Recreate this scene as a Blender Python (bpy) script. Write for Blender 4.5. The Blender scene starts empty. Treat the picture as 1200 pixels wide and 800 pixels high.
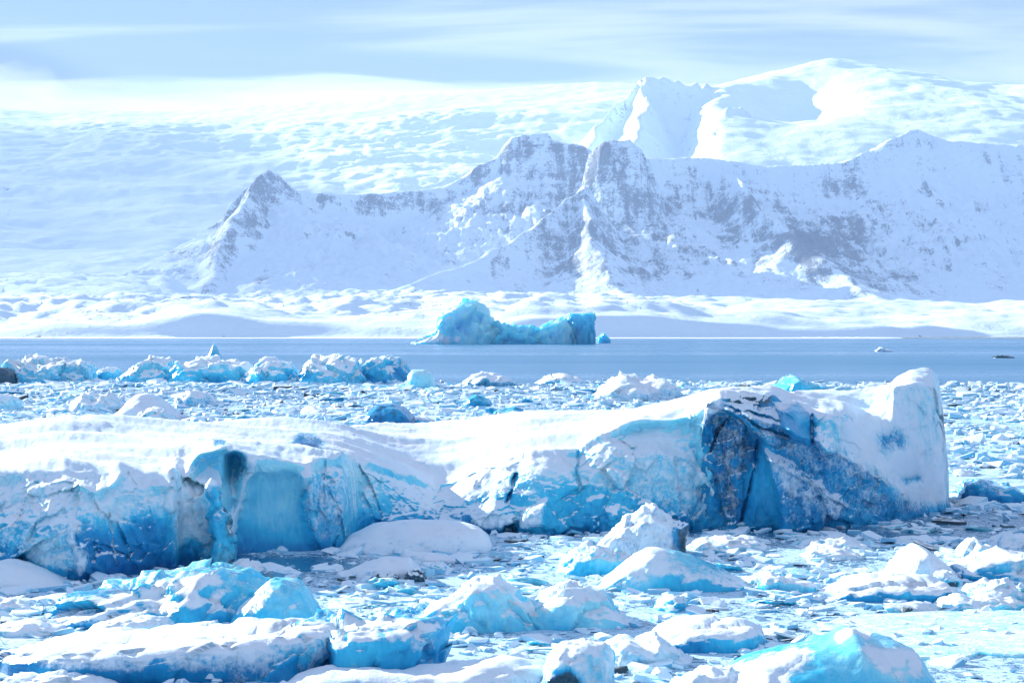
import bpy, bmesh, math
import numpy as np

# ------------------------------------------------------------------ camera, sky, sun, exposure
sc = bpy.context.scene
H = 6.0            # eye height above the lagoon (m)
F = 1200 * 70 / 36 # focal length in photo pixels
YH = 388.0         # horizon row in the photo

cam_d = bpy.data.cameras.new('camera')
cam_d.lens = 70; cam_d.sensor_width = 36
cam_d.clip_start = 0.5; cam_d.clip_end = 60000
cam = bpy.data.objects.new('camera', cam_d)
sc.collection.objects.link(cam)
cam.location = (0, 0, H)
cam.rotation_euler = (math.radians(90) - 12 / F, 0, 0)
sc.camera = cam

SUN_EL = math.radians(18.0)
SUN_AZ = math.radians(-44.0)      # from +Y (view direction), negative = to the left
sun_dir = (math.sin(SUN_AZ) * math.cos(SUN_EL), math.cos(SUN_AZ) * math.cos(SUN_EL), math.sin(SUN_EL))

world = bpy.data.worlds.new('World'); sc.world = world
world.use_nodes = True
wn = world.node_tree.nodes; wl = world.node_tree.links
wn.clear()
w_out = wn.new('ShaderNodeOutputWorld'); w_bg = wn.new('ShaderNodeBackground')
w_bg.inputs['Strength'].default_value = 0.15
sky = wn.new('ShaderNodeTexSky'); sky.sky_type = 'NISHITA'; sky.sun_disc = False
sky.sun_elevation = SUN_EL; sky.sun_rotation = SUN_AZ
sky.air_density = 1.0; sky.dust_density = 0.0; sky.ozone_density = 5.0
w_tc = wn.new('ShaderNodeTexCoord')
w_sep = wn.new('ShaderNodeSeparateXYZ'); wl.new(w_tc.outputs['Generated'], w_sep.inputs[0])
def wmath(op, a, b=None, c=None):
    n = wn.new('ShaderNodeMath'); n.operation = op
    for i, v in enumerate((a, b, c)):
        if v is None: continue
        if isinstance(v, (int, float)): n.inputs[i].default_value = v
        else: wl.new(v, n.inputs[i])
    return n.outputs[0]
# streaky cloud layer: the direction is projected on a high flat deck
zz = wmath('MAXIMUM', wmath('ADD', w_sep.outputs[2], 0.03), 0.02)
w_cmb = wn.new('ShaderNodeCombineXYZ')
wl.new(wmath('DIVIDE', w_sep.outputs[0], zz), w_cmb.inputs[0])
wl.new(wmath('MULTIPLY', wmath('DIVIDE', w_sep.outputs[1], zz), 1.0), w_cmb.inputs[1])
def wnoise(scale, detail, dist=0.0, loc=(0, 0, 0)):
    mp = wn.new('ShaderNodeMapping'); mp.inputs['Scale'].default_value = scale; mp.inputs['Location'].default_value = loc
    mp.inputs['Rotation'].default_value = (0, 0, 0.15)
    wl.new(w_cmb.outputs[0], mp.inputs[0])
    n = wn.new('ShaderNodeTexNoise'); n.inputs['Scale'].default_value = 1.0
    n.inputs['Detail'].default_value = detail; n.inputs['Roughness'].default_value = 0.5
    n.inputs['Distortion'].default_value = dist
    wl.new(mp.outputs[0], n.inputs['Vector'])
    return n.outputs[0]
c1 = wnoise((0.5, 1.2, 1), 6, 0.7, (3.1, 0.4, 0))
cl = wn.new('ShaderNodeMapRange'); cl.inputs[1].default_value = 0.40; cl.inputs[2].default_value = 0.62
cl.interpolation_type = 'SMOOTHSTEP'
wl.new(c1, cl.inputs[0])
c2 = wnoise((0.12, 0.35, 1), 3, 0.3, (7.7, 2.4, 0))
cv = wn.new('ShaderNodeMapRange'); cv.inputs[1].default_value = 0.3; cv.inputs[2].default_value = 0.6; cv.inputs[3].default_value = 0.91; cv.inputs[4].default_value = 0.98
wl.new(c2, cv.inputs[0])
w_cc = wn.new('ShaderNodeMixRGB'); wl.new(cl.outputs[0], w_cc.inputs[0])
w_cc.inputs[1].default_value = (0.60, 0.84, 1.50, 1)     # thin blue-grey cloud, in the sky texture's own units
w_cc.inputs[2].default_value = (1.52, 1.67, 2.05, 1)     # lit cloud
w_mix = wn.new('ShaderNodeMixRGB'); w_mix.blend_type = 'MIX'
wl.new(cv.outputs[0], w_mix.inputs[0])
wl.new(sky.outputs[0], w_mix.inputs[1]); wl.new(w_cc.outputs[0], w_mix.inputs[2])
wl.new(w_mix.outputs[0], w_bg.inputs[0])
wl.new(w_bg.outputs[0], w_out.inputs[0])

sun_l = bpy.data.lights.new('sun', 'SUN'); sun_l.energy = 5.0; sun_l.angle = math.radians(0.5)
sun_l.color = (1.0, 0.96, 0.91)
sun = bpy.data.objects.new('sun', sun_l); sc.collection.objects.link(sun)
from mathutils import Vector
sun.rotation_euler = Vector(sun_dir).to_track_quat('Z', 'Y').to_euler()

sc.view_settings.view_transform = 'Standard'; sc.view_settings.look = 'None'
sc.view_settings.gamma = 1.0; sc.view_settings.use_curve_mapping = False
sc.view_settings.exposure = 1.42
sc.render.engine = 'CYCLES'
cy = sc.cycles
cy.use_denoising = True
cy.max_bounces = 8; cy.diffuse_bounces = 4; cy.glossy_bounces = 3; cy.transmission_bounces = 4
cy.volume_bounces = 1; cy.caustics_reflective = False; cy.caustics_refractive = False
cy.sample_clamp_indirect = 6.0

# ------------------------------------------------------------------ numpy noise
def _hash(ix, iy, iz, seed):
    h = (ix.astype(np.int64) * 374761393 + iy.astype(np.int64) * 668265263 + iz.astype(np.int64) * 2147483647 + seed * 974634777) & 0xffffffff
    h = ((h ^ (h >> 13)) * 1274126177) & 0xffffffff
    h = ((h ^ (h >> 16)) * 2246822519) & 0xffffffff
    return (h ^ (h >> 15)) & 0xffffffff

def n2(x, y, seed=0):
    x = np.asarray(x, float); y = np.asarray(y, float)
    xi = np.floor(x); yi = np.floor(y); xf = x - xi; yf = y - yi
    u = xf ** 3 * (xf * (xf * 6 - 15) + 10); v = yf ** 3 * (yf * (yf * 6 - 15) + 10)
    z = np.zeros_like(xi)
    r = []
    for dy in (0, 1):
        for dx in (0, 1):
            a = _hash(xi + dx, yi + dy, z, seed) * (2 * math.pi / 4294967296.0)
            r.append(np.cos(a) * (xf - dx) + np.sin(a) * (yf - dy))
    return (r[0] + u * (r[1] - r[0])) * (1 - v) + (r[2] + u * (r[3] - r[2])) * v

def fbm2(x, y, octv=4, seed=0, gain=0.5, lac=2.03):
    s = 0; a = 1.0
    for o in range(octv):
        s = s + a * n2(x, y, seed + o * 17); x = x * lac + 3.7; y = y * lac + 1.3; a *= gain
    return s

def ridge2(x, y, octv=4, seed=0, gain=0.5, lac=2.03):
    s = 0; a = 1.0; t = 0
    for o in range(octv):
        s = s + a * (1 - 2 * np.abs(n2(x, y, seed + o * 17))); t += a
        x = x * lac + 3.7; y = y * lac + 1.3; a *= gain
    return s / t

def n3(x, y, z, seed=0):
    xi = np.floor(x); yi = np.floor(y); zi = np.floor(z)
    xf = x - xi; yf = y - yi; zf = z - zi
    u = xf * xf * (3 - 2 * xf); v = yf * yf * (3 - 2 * yf); w = zf * zf * (3 - 2 * zf)
    c = []
    for dz in (0, 1):
        for dy in (0, 1):
            for dx in (0, 1):
                h = _hash(xi + dx, yi + dy, zi + dz, seed)
                gx = (h & 1023) / 511.5 - 1; gy = ((h >> 10) & 1023) / 511.5 - 1; gz = ((h >> 20) & 1023) / 511.5 - 1
                c.append(gx * (xf - dx) + gy * (yf - dy) + gz * (zf - dz))
    a = c[0] + u * (c[1] - c[0]); b = c[2] + u * (c[3] - c[2])
    d = c[4] + u * (c[5] - c[4]); e = c[6] + u * (c[7] - c[6])
    p = a + v * (b - a); q = d + v * (e - d)
    return p + w * (q - p)

def fbm3(P, scale, octv=4, seed=0, gain=0.5, lac=2.1):
    s = 0; a = 1.0
    x, y, z = P[..., 0] * scale, P[..., 1] * scale, P[..., 2] * scale
    for o in range(octv):
        s = s + a * n3(x, y, z, seed + 31 * o); x = x * lac + 5.1; y = y * lac + 2.2; z = z * lac + 7.3; a *= gain
    return s

def facet3(P, scale, seed=0):
    """Chipped planes: each Voronoi cell carries its own tilted plane."""
    x, y, z = P[..., 0] * scale, P[..., 1] * scale, P[..., 2] * scale
    xi, yi, zi = np.floor(x), np.floor(y), np.floor(z)
    best = np.full(x.shape, 1e9); val = np.zeros(x.shape)
    for dx in (-1, 0, 1):
        for dy in (-1, 0, 1):
            for dz in (-1, 0, 1):
                h = _hash(xi + dx, yi + dy, zi + dz, seed); h2 = _hash(xi + dx, yi + dy, zi + dz, seed + 91)
                cx = xi + dx + (h & 1023) / 1023.; cy_ = yi + dy + ((h >> 10) & 1023) / 1023.; cz = zi + dz + ((h >> 20) & 1023) / 1023.
                ex, ey, ez = x - cx, y - cy_, z - cz
                d = ex * ex + ey * ey + ez * ez
                gx = (h2 & 1023) / 511.5 - 1; gy = ((h2 >> 10) & 1023) / 511.5 - 1; gz = ((h2 >> 20) & 1023) / 511.5 - 1
                pl = gx * ex + gy * ey + gz * ez
                m = d < best
                val = np.where(m, pl, val); best = np.where(m, d, best)
    return val

def sstep(a, b, x):
    t = np.clip((x - a) / (b - a), 0, 1); return t * t * (3 - 2 * t)

def gsmooth(a, s):
    k = np.arange(-int(3 * s) - 1, int(3 * s) + 2); w = np.exp(-k * k / (2 * s * s)); w /= w.sum()
    p = np.pad(a, (len(k) // 2,), mode='edge')
    return np.convolve(p, w, mode='valid')

# ------------------------------------------------------------------ objects
COL = sc.collection
def tag(o, label=None, cat=None, group=None, kind=None):
    if label: o['label'] = label
    if cat: o['category'] = cat
    if group: o['group'] = group
    if kind: o['kind'] = kind
    return o

def build_mesh(name, V, faces, mat, attrs=None, smooth=True):
    """V (n,3), faces (m,k) all the same size."""
    me = bpy.data.meshes.new(name)
    n = len(V); m, k = faces.shape
    me.vertices.add(n); me.vertices.foreach_set('co', np.ascontiguousarray(V, np.float32).ravel())
    me.loops.add(m * k); me.loops.foreach_set('vertex_index', np.ascontiguousarray(faces, np.int32).ravel())
    me.polygons.add(m); me.polygons.foreach_set('loop_start', np.arange(0, m * k, k, dtype=np.int32))
    me.polygons.foreach_set('loop_total', np.full(m, k, np.int32))
    me.polygons.foreach_set('use_smooth', np.full(m, smooth))
    for an, av in (attrs or {}).items():
        at = me.attributes.new(an, 'FLOAT', 'POINT'); at.data.foreach_set('value', np.ascontiguousarray(av, np.float32).ravel())
    me.update(calc_edges=True); me.validate()
    me.materials.append(mat)
    return me

def grid_faces(nu, nv):
    i = np.arange(nu * nv).reshape(nu, nv)
    return np.stack([i[:-1, :-1], i[1:, :-1], i[1:, 1:], i[:-1, 1:]], -1).reshape(-1, 4)

def link(name, me, loc=(0, 0, 0), parent=None):
    o = bpy.data.objects.new(name, me); COL.objects.link(o); o.location = loc
    if parent: o.parent = parent
    return o

def empty(name, loc):
    o = bpy.data.objects.new(name, None); COL.objects.link(o); o.location = loc; o.empty_display_size = 0.5
    return o

def at(px, row, D):
    return np.array([(px - 600) * D / F, D, H - (row - YH) * D / F])

# ------------------------------------------------------------------ materials
class NT:
    def __init__(self, name):
        self.m = bpy.data.materials.new(name); self.m.use_nodes = True
        self.n = self.m.node_tree.nodes; self.l = self.m.node_tree.links
        self.b = self.n['Principled BSDF']; self.out = self.n['Material Output']
    def set(self, sock, v):
        if hasattr(v, 'is_output') or isinstance(v, bpy.types.NodeSocket): self.l.new(v, sock)
        else: sock.default_value = v
    def math(self, op, a, b=None, c=None, clamp=False):
        n = self.n.new('ShaderNodeMath'); n.operation = op; n.use_clamp = clamp
        for i, v in enumerate((a, b, c)):
            if v is not None: self.set(n.inputs[i], v)
        return n.outputs[0]
    def mr(self, v, a, b, c=0.0, d=1.0, smooth=True):
        n = self.n.new('ShaderNodeMapRange'); n.interpolation_type = 'SMOOTHSTEP' if smooth else 'LINEAR'
        self.set(n.inputs[0], v)
        for i, x in enumerate((a, b, c, d)): n.inputs[i + 1].default_value = x
        return n.outputs[0]
    def attr(self, name):
        n = self.n.new('ShaderNodeAttribute'); n.attribute_name = name; return n.outputs['Fac']
    def coord(self, kind='Object', scale=(1, 1, 1), rot=(0, 0, 0), loc=(0, 0, 0)):
        t = self.n.new('ShaderNodeTexCoord'); mp = self.n.new('ShaderNodeMapping')
        mp.inputs['Scale'].default_value = scale; mp.inputs['Rotation'].default_value = rot; mp.inputs['Location'].default_value = loc
        self.l.new(t.outputs[kind], mp.inputs[0]); return mp.outputs[0]
    def noise(self, vec, scale, detail=4, rough=0.55, dist=0.0):
        n = self.n.new('ShaderNodeTexNoise'); self.set(n.inputs['Vector'], vec)
        n.inputs['Scale'].default_value = scale; n.inputs['Detail'].default_value = detail
        n.inputs['Roughness'].default_value = rough; n.inputs['Distortion'].default_value = dist
        return n.outputs[0]
    def mix(self, fac, a, b):
        n = self.n.new('ShaderNodeMixRGB'); self.set(n.inputs[0], fac); self.set(n.inputs[1], a); self.set(n.inputs[2], b)
        return n.outputs[0]
    def bump(self, h, strength, dist, normal=None):
        n = self.n.new('ShaderNodeBump'); self.set(n.inputs['Height'], h)
        n.inputs['Strength'].default_value = strength; n.inputs['Distance'].default_value = dist
        if normal: self.l.new(normal, n.inputs['Normal'])
        return n.outputs[0]
    def nz(self):
        g = self.n.new('ShaderNodeNewGeometry'); s = self.n.new('ShaderNodeSeparateXYZ')
        self.l.new(g.outputs['Normal'], s.inputs[0]); return s.outputs[2]

SNOW = (0.735, 0.885, 0.97, 1)

def ice_material(name, px=0.02, far=False):
    """Blue glacier ice with wind-packed snow and frost on it. Attributes: snow (coverage, also painted sunlit sides), dirt (ash, also darkness painted into hollows and ends), tint (0 deep blue .. 1 milky cyan)."""
    t = NT(name)
    s = 1.0 if not far else 0.06
    oc = t.coord()
    big = t.noise(oc, 0.55 * s, 4, 0.55)
    mid = t.noise(oc, 2.6 * s, 6, 0.62, 0.6)
    fine = t.noise(oc, 11 * s, 5, 0.65)
    strk = t.noise(t.coord(scale=(5 * s, 5 * s, 1.1 * s), rot=(0.15, 0.35, 0)), 1.0, 5, 0.6, 0.8)
    up = t.mr(t.nz(), 0.45, 0.82)
    snow_a = t.attr('snow'); dirt_a = t.attr('dirt'); tint_a = t.attr('tint')
    base = t.math('MAXIMUM', t.math('ADD', t.math('MULTIPLY', up, 0.98), t.math('MINIMUM', snow_a, 0.0)), snow_a)
    brk = t.math('ADD', t.math('MULTIPLY', t.math('SUBTRACT', mid, 0.5), 1.7), t.math('MULTIPLY', t.math('SUBTRACT', fine, 0.5), 1.3))
    brk = t.math('ADD', brk, t.math('MULTIPLY', t.math('SUBTRACT', strk, 0.5), 0.8))
    cov = t.mr(t.math('ADD', base, t.math('MULTIPLY', brk, 0.66)), 0.36, 0.92)
    # ice body colour
    v = t.math('ADD', tint_a, t.math('ADD', t.math('MULTIPLY', t.math('SUBTRACT', big, 0.5), 0.9), t.math('MULTIPLY', t.math('SUBTRACT', strk, 0.5), 0.5)))
    cr = t.n.new('ShaderNodeValToRGB'); t.set(cr.inputs[0], v)
    e = cr.color_ramp.elements
    e[0].position = 0.0; e[0].color = (0.005, 0.14, 0.37, 1)
    e[1].position = 1.0; e[1].color = (0.40, 0.84, 0.94, 1)
    x = e.new(0.35); x.color = (0.014, 0.34, 0.62, 1)
    x = e.new(0.65); x.color = (0.06, 0.60, 0.83, 1)
    dcol = t.mix(t.mr(fine, 0.4, 0.6), (0.022, 0.07, 0.105, 1), (0.04, 0.115, 0.165, 1))
    dm = t.mr(t.math('ADD', dirt_a, t.math('MULTIPLY', t.math('SUBTRACT', mid, 0.5), 1.2)), 0.34, 0.74)
    ice = t.mix(dm, cr.outputs[0], dcol)
    snowc = t.mix(t.mr(big, 0.35, 0.7), SNOW, (0.80, 0.87, 0.93, 1))
    col = t.mix(cov, ice, snowc)
    t.set(t.b.inputs['Base Color'], col)
    t.set(t.b.inputs['Roughness'], t.math('ADD', 0.13, t.math('MULTIPLY', cov, 0.55)))
    t.b.inputs['IOR'].default_value = 1.31
    if True:
        t.set(t.b.inputs['Subsurface Weight'], t.math('MULTIPLY', t.math('SUBTRACT', 1.0, cov), 0.45 if not far else 0.8))
        t.b.inputs['Subsurface Radius'].default_value = (0.25, 0.8, 1.0); t.b.inputs['Subsurface Scale'].default_value = 0.25 if not far else 9.0
    hgt = t.math('ADD', t.math('MULTIPLY', cov, 0.5), t.math('ADD', t.math('MULTIPLY', mid, 0.6), t.math('MULTIPLY', fine, 0.35)))
    crust = t.noise(oc, 34 * s, 3, 0.6)
    hgt = t.math('ADD', hgt, t.math('MULTIPLY', crust, 0.18))
    nb = t.bump(hgt, 0.42, 0.12 / s * (1 if not far else 0.5))
    t.l.new(nb, t.b.inputs['Normal'])
    return t.m

def brash_material():
    t = NT('brash_ice')
    g = t.n.new('ShaderNodeNewGeometry'); rnd = g.outputs['Random Per Island']
    oc = t.coord()
    mid = t.noise(oc, 3.0, 4, 0.6); fine = t.noise(oc, 14, 3, 0.6)
    up = t.mr(t.nz(), 0.1, 0.6)
    cov = t.mr(t.math('ADD', t.math('MULTIPLY', up, 0.75), t.math('ADD', t.math('MULTIPLY', t.math('SUBTRACT', mid, 0.5), 0.9), t.math('MULTIPLY', t.math('SUBTRACT', rnd, 0.5), 0.7))), 0.22, 0.56)
    ice = t.mix(rnd, (0.16, 0.50, 0.72, 1), (0.50, 0.80, 0.92, 1))
    ice = t.mix(t.mr(rnd, 0.045, 0.03), ice, (0.05, 0.08, 0.10, 1))
    t.set(t.b.inputs['Base Color'], t.mix(cov, ice, SNOW))
    t.b.inputs['Roughness'].default_value = 0.5; t.b.inputs['IOR'].default_value = 1.31
    t.l.new(t.bump(t.math('ADD', mid, t.math('MULTIPLY', fine, 0.4)), 0.5, 0.08), t.b.inputs['Normal'])
    return t.m

def water_material():
    t = NT('lagoon_water')
    gc = t.coord()
    slush_a = t.attr('slush')
    a = t.noise(t.coord(scale=(1, 0.55, 1)), 0.9, 6, 0.65, 0.4)
    b = t.noise(gc, 5.5, 5, 0.65)
    c = t.noise(gc, 22, 3, 0.6)
    val = t.math('ADD', slush_a, t.math('ADD', t.math('MULTIPLY', t.math('SUBTRACT', a, 0.5), 1.1), t.math('MULTIPLY', t.math('SUBTRACT', b, 0.5), 1.3)))
    val = t.math('ADD', val, t.math('MULTIPLY', t.math('SUBTRACT', c, 0.5), 0.6))
    m = t.mr(val, 0.44, 0.62)
    scol = t.mix(b, (0.24, 0.56, 0.78, 1), (0.74, 0.88, 0.96, 1))
    t.set(t.b.inputs['Base Color'], t.mix(m, (0.02, 0.16, 0.30, 1), scol))
    t.set(t.b.inputs['Roughness'], t.math('ADD', t.math('MULTIPLY', t.mr(m, 0, 1), 0.40), t.mr(t.noise(t.coord(scale=(0.0012, 0.004, 1)), 1.0, 4, 0.6), 0.35, 0.65, 0.16, 0.38)))
    t.b.inputs['IOR'].default_value = 1.33
    w1 = t.noise(t.coord(scale=(0.6, 1.6, 1)), 0.8, 4, 0.6)
    w2 = t.noise(t.coord(scale=(0.7, 1.5, 1)), 0.12, 4, 0.6)
    h = t.math('ADD', t.math('MULTIPLY', w1, 0.10), t.math('MULTIPLY', w2, 0.35))
    h = t.math('ADD', h, t.math('MULTIPLY', m, 0.06))
    t.l.new(t.bump(h, 0.5, 1.0), t.b.inputs['Normal'])
    return t.m

def mountain_material():
    t = NT('snowy_rock')
    gc = t.coord()
    rock_a = t.attr('rock')
    n1 = t.noise(gc, 0.010, 8, 0.66, 0.5)
    nfine = t.noise(gc, 0.05, 6, 0.7)
    strata = t.noise(t.coord(scale=(0.0035, 0.0035, 0.045), rot=(0.0, 0.03, 0)), 1.0, 6, 0.65, 0.4)
    v = t.math('ADD', rock_a, t.math('ADD', t.math('MULTIPLY', t.math('SUBTRACT', n1, 0.5), 0.9), t.math('MULTIPLY', t.math('SUBTRACT', strata, 0.5), 0.55)))
    fall = t.noise(t.coord(scale=(0.03, 0.004, 0.006), rot=(0, 0.25, 0)), 1.0, 6, 0.65, 0.6)
    v = t.math('ADD', v, t.math('MULTIPLY', t.math('SUBTRACT', nfine, 0.5), 1.1))
    v = t.math('ADD', v, t.math('MULTIPLY', t.math('SUBTRACT', fall, 0.5), 1.3))
    nf2 = t.noise(gc, 0.22, 4, 0.65)
    v = t.math('ADD', v, t.math('MULTIPLY', t.math('SUBTRACT', nf2, 0.5), 0.9))
    m = t.math('MULTIPLY', t.mr(v, 0.44, 0.80), 0.82)
    rock = t.mix(t.mr(nfine, 0.3, 0.7), (0.055, 0.065, 0.085, 1), (0.12, 0.13, 0.15, 1))
    t.set(t.b.inputs['Base Color'], t.mix(m, SNOW, rock))
    t.b.inputs['Roughness'].default_value = 0.85; t.b.inputs['Specular IOR Level'].default_value = 0.15
    h = t.math('ADD', t.math('MULTIPLY', n1, 26.0), t.math('MULTIPLY', nfine, 7.0))
    t.l.new(t.bump(h, 0.6, 1.0), t.b.inputs['Normal'])
    return t.m

def snow_terrain_material(name, bump_scale, bump_h, specks=0.0, rough=None):
    t = NT(name)
    gc = t.coord()
    a = t.noise(gc, bump_scale, 8, 0.65, 0.3)
    b = t.noise(gc, bump_scale * 9, 5, 0.6)
    rock_a = t.attr('rock')
    v = t.math('ADD', rock_a, t.math('ADD', t.math('MULTIPLY', t.math('SUBTRACT', a, 0.5), 0.9), t.math('MULTIPLY', t.math('SUBTRACT', b, 0.5), 1.2)))
    m = t.mr(v, 0.50, 0.62)
    t.set(t.b.inputs['Base Color'], t.mix(m, SNOW, (0.07, 0.07, 0.075, 1)))
    t.b.inputs['Roughness'].default_value = 0.85; t.b.inputs['Specular IOR Level'].default_value = 0.15
    h = t.math('ADD', t.math('MULTIPLY', a, bump_h), t.math('MULTIPLY', b, bump_h * 0.12))
    t.l.new(t.bump(h, 0.7, 1.0), t.b.inputs['Normal'])
    return t.m

M_ICE = ice_material('glacier_ice')
M_ICE_FAR = ice_material('distant_glacier_ice', far=True)
M_BRASH = brash_material()
M_WATER = water_material()
M_MTN = mountain_material()
M_SHORE = snow_terrain_material('moraine_snow', 0.02, 5.0)
M_CAP = snow_terrain_material('ice_cap_snow', 0.006, 14.0)

# ------------------------------------------------------------------ lagoon
def pack_edge(x):
    """Distance at which the drift ice gives way to open water."""
    px = x / 235 * F + 600
    e = np.interp(px, [-300, 0, 150, 330, 500, 560, 640, 720, 850, 1000, 1200, 1500], [300, 285, 268, 262, 245, 222, 232, 258, 242, 236, 240, 250])
    return e + 9 * n2(x * 0.05, x * 0 + 1.7, 5)

def pack_density(x, y):
    d = sstep(0, 26, pack_edge(x) - y)
    d = d * (0.80 + 0.5 * fbm2(x * 0.03, y * 0.018, 3, 11))
    # open leads in front of the large berg
    px = x / y * F + 600
    lead = np.exp(-((px - 300) / 170) ** 2 - ((y - 51.0) / 2.6) ** 2)
    lead += 0.55 * np.exp(-((px - 860) / 260) ** 2 - ((y - 60) / 2.0) ** 2)
    lead += 0.6 * np.exp(-((px - 1130) / 70) ** 2 - ((y - 63) / 3.5) ** 2)
    return np.clip(d - 0.75 * lead, 0, 1)

def lagoon():
    xs = np.concatenate([[-20000, -6000, -1500, -400], np.linspace(-130, 130, 261), [400, 1500, 6000, 20000]])
    ys = np.concatenate([[-3000, -200, 0], np.linspace(20, 330, 311), [400, 600, 1000, 1500, 2500, 5000, 20000]])
    X, Y = np.meshgrid(xs, ys, indexing='ij')
    sl = pack_density(X, np.maximum(Y, 15))
    V = np.stack([X, Y, np.zeros_like(X)], -1).reshape(-1, 3)
    me = build_mesh('water', V, grid_faces(len(xs), len(ys)), M_WATER, {'slush': (sl * 0.75).ravel()})
    tag(link('water', me), 'calm grey blue lagoon water between the drift ice and the far shore', 'water', kind='structure')
lagoon()

# ------------------------------------------------------------------ terrain
def tent(X, Y, ridges):
    """Height of a network of crest lines with concave flanks; also the distance to the nearest crest."""
    h = np.full(X.shape, -1e9); dd = np.full(X.shape, 1e9)
    for pts, L, p, floor in ridges:
        Q = np.array([at(*q) for q in pts])
        for a, b in zip(Q[:-1], Q[1:]):
            ab = b[:2] - a[:2]; l2 = (ab ** 2).sum() + 1e-9
            t = np.clip(((X - a[0]) * ab[0] + (Y - a[1]) * ab[1]) / l2, 0, 1)
            d = np.hypot(X - a[0] - t * ab[0], Y - a[1] - t * ab[1])
            z = a[2] + t * (b[2] - a[2])
            hh = floor + (z - floor) * (np.exp(-(d / L) ** p) if p > 0 else 0.24 * np.exp(-(np.sqrt(d * d + 400) - 20) / 55) + 0.76 * np.clip(1 - d / L, 0, 1) ** -p)
            h = np.maximum(h, hh); dd = np.minimum(dd, d)
    return h, dd

def terrain_mesh(name, mat, x0, x1, nx, y0, y1, ny, fn, label):
    X, Y = np.meshgrid(np.linspace(x0, x1, nx), np.linspace(y0, y1, ny), indexing='ij')
    Z, rock = fn(X, Y)
    V = np.stack([X, Y, Z], -1).reshape(-1, 3)
    me = build_mesh(name, V, grid_faces(nx, ny), mat, {'rock': rock.ravel()})
    return tag(link(name, me), label, 'mountain' if 'mountain' in name else 'terrain', kind='structure')

def slope(X, Y, Z):
    gx = np.gradient(Z, X[:, 0], axis=0); gy = np.gradient(Z, Y[0], axis=1)
    return np.hypot(gx, gy)

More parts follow.
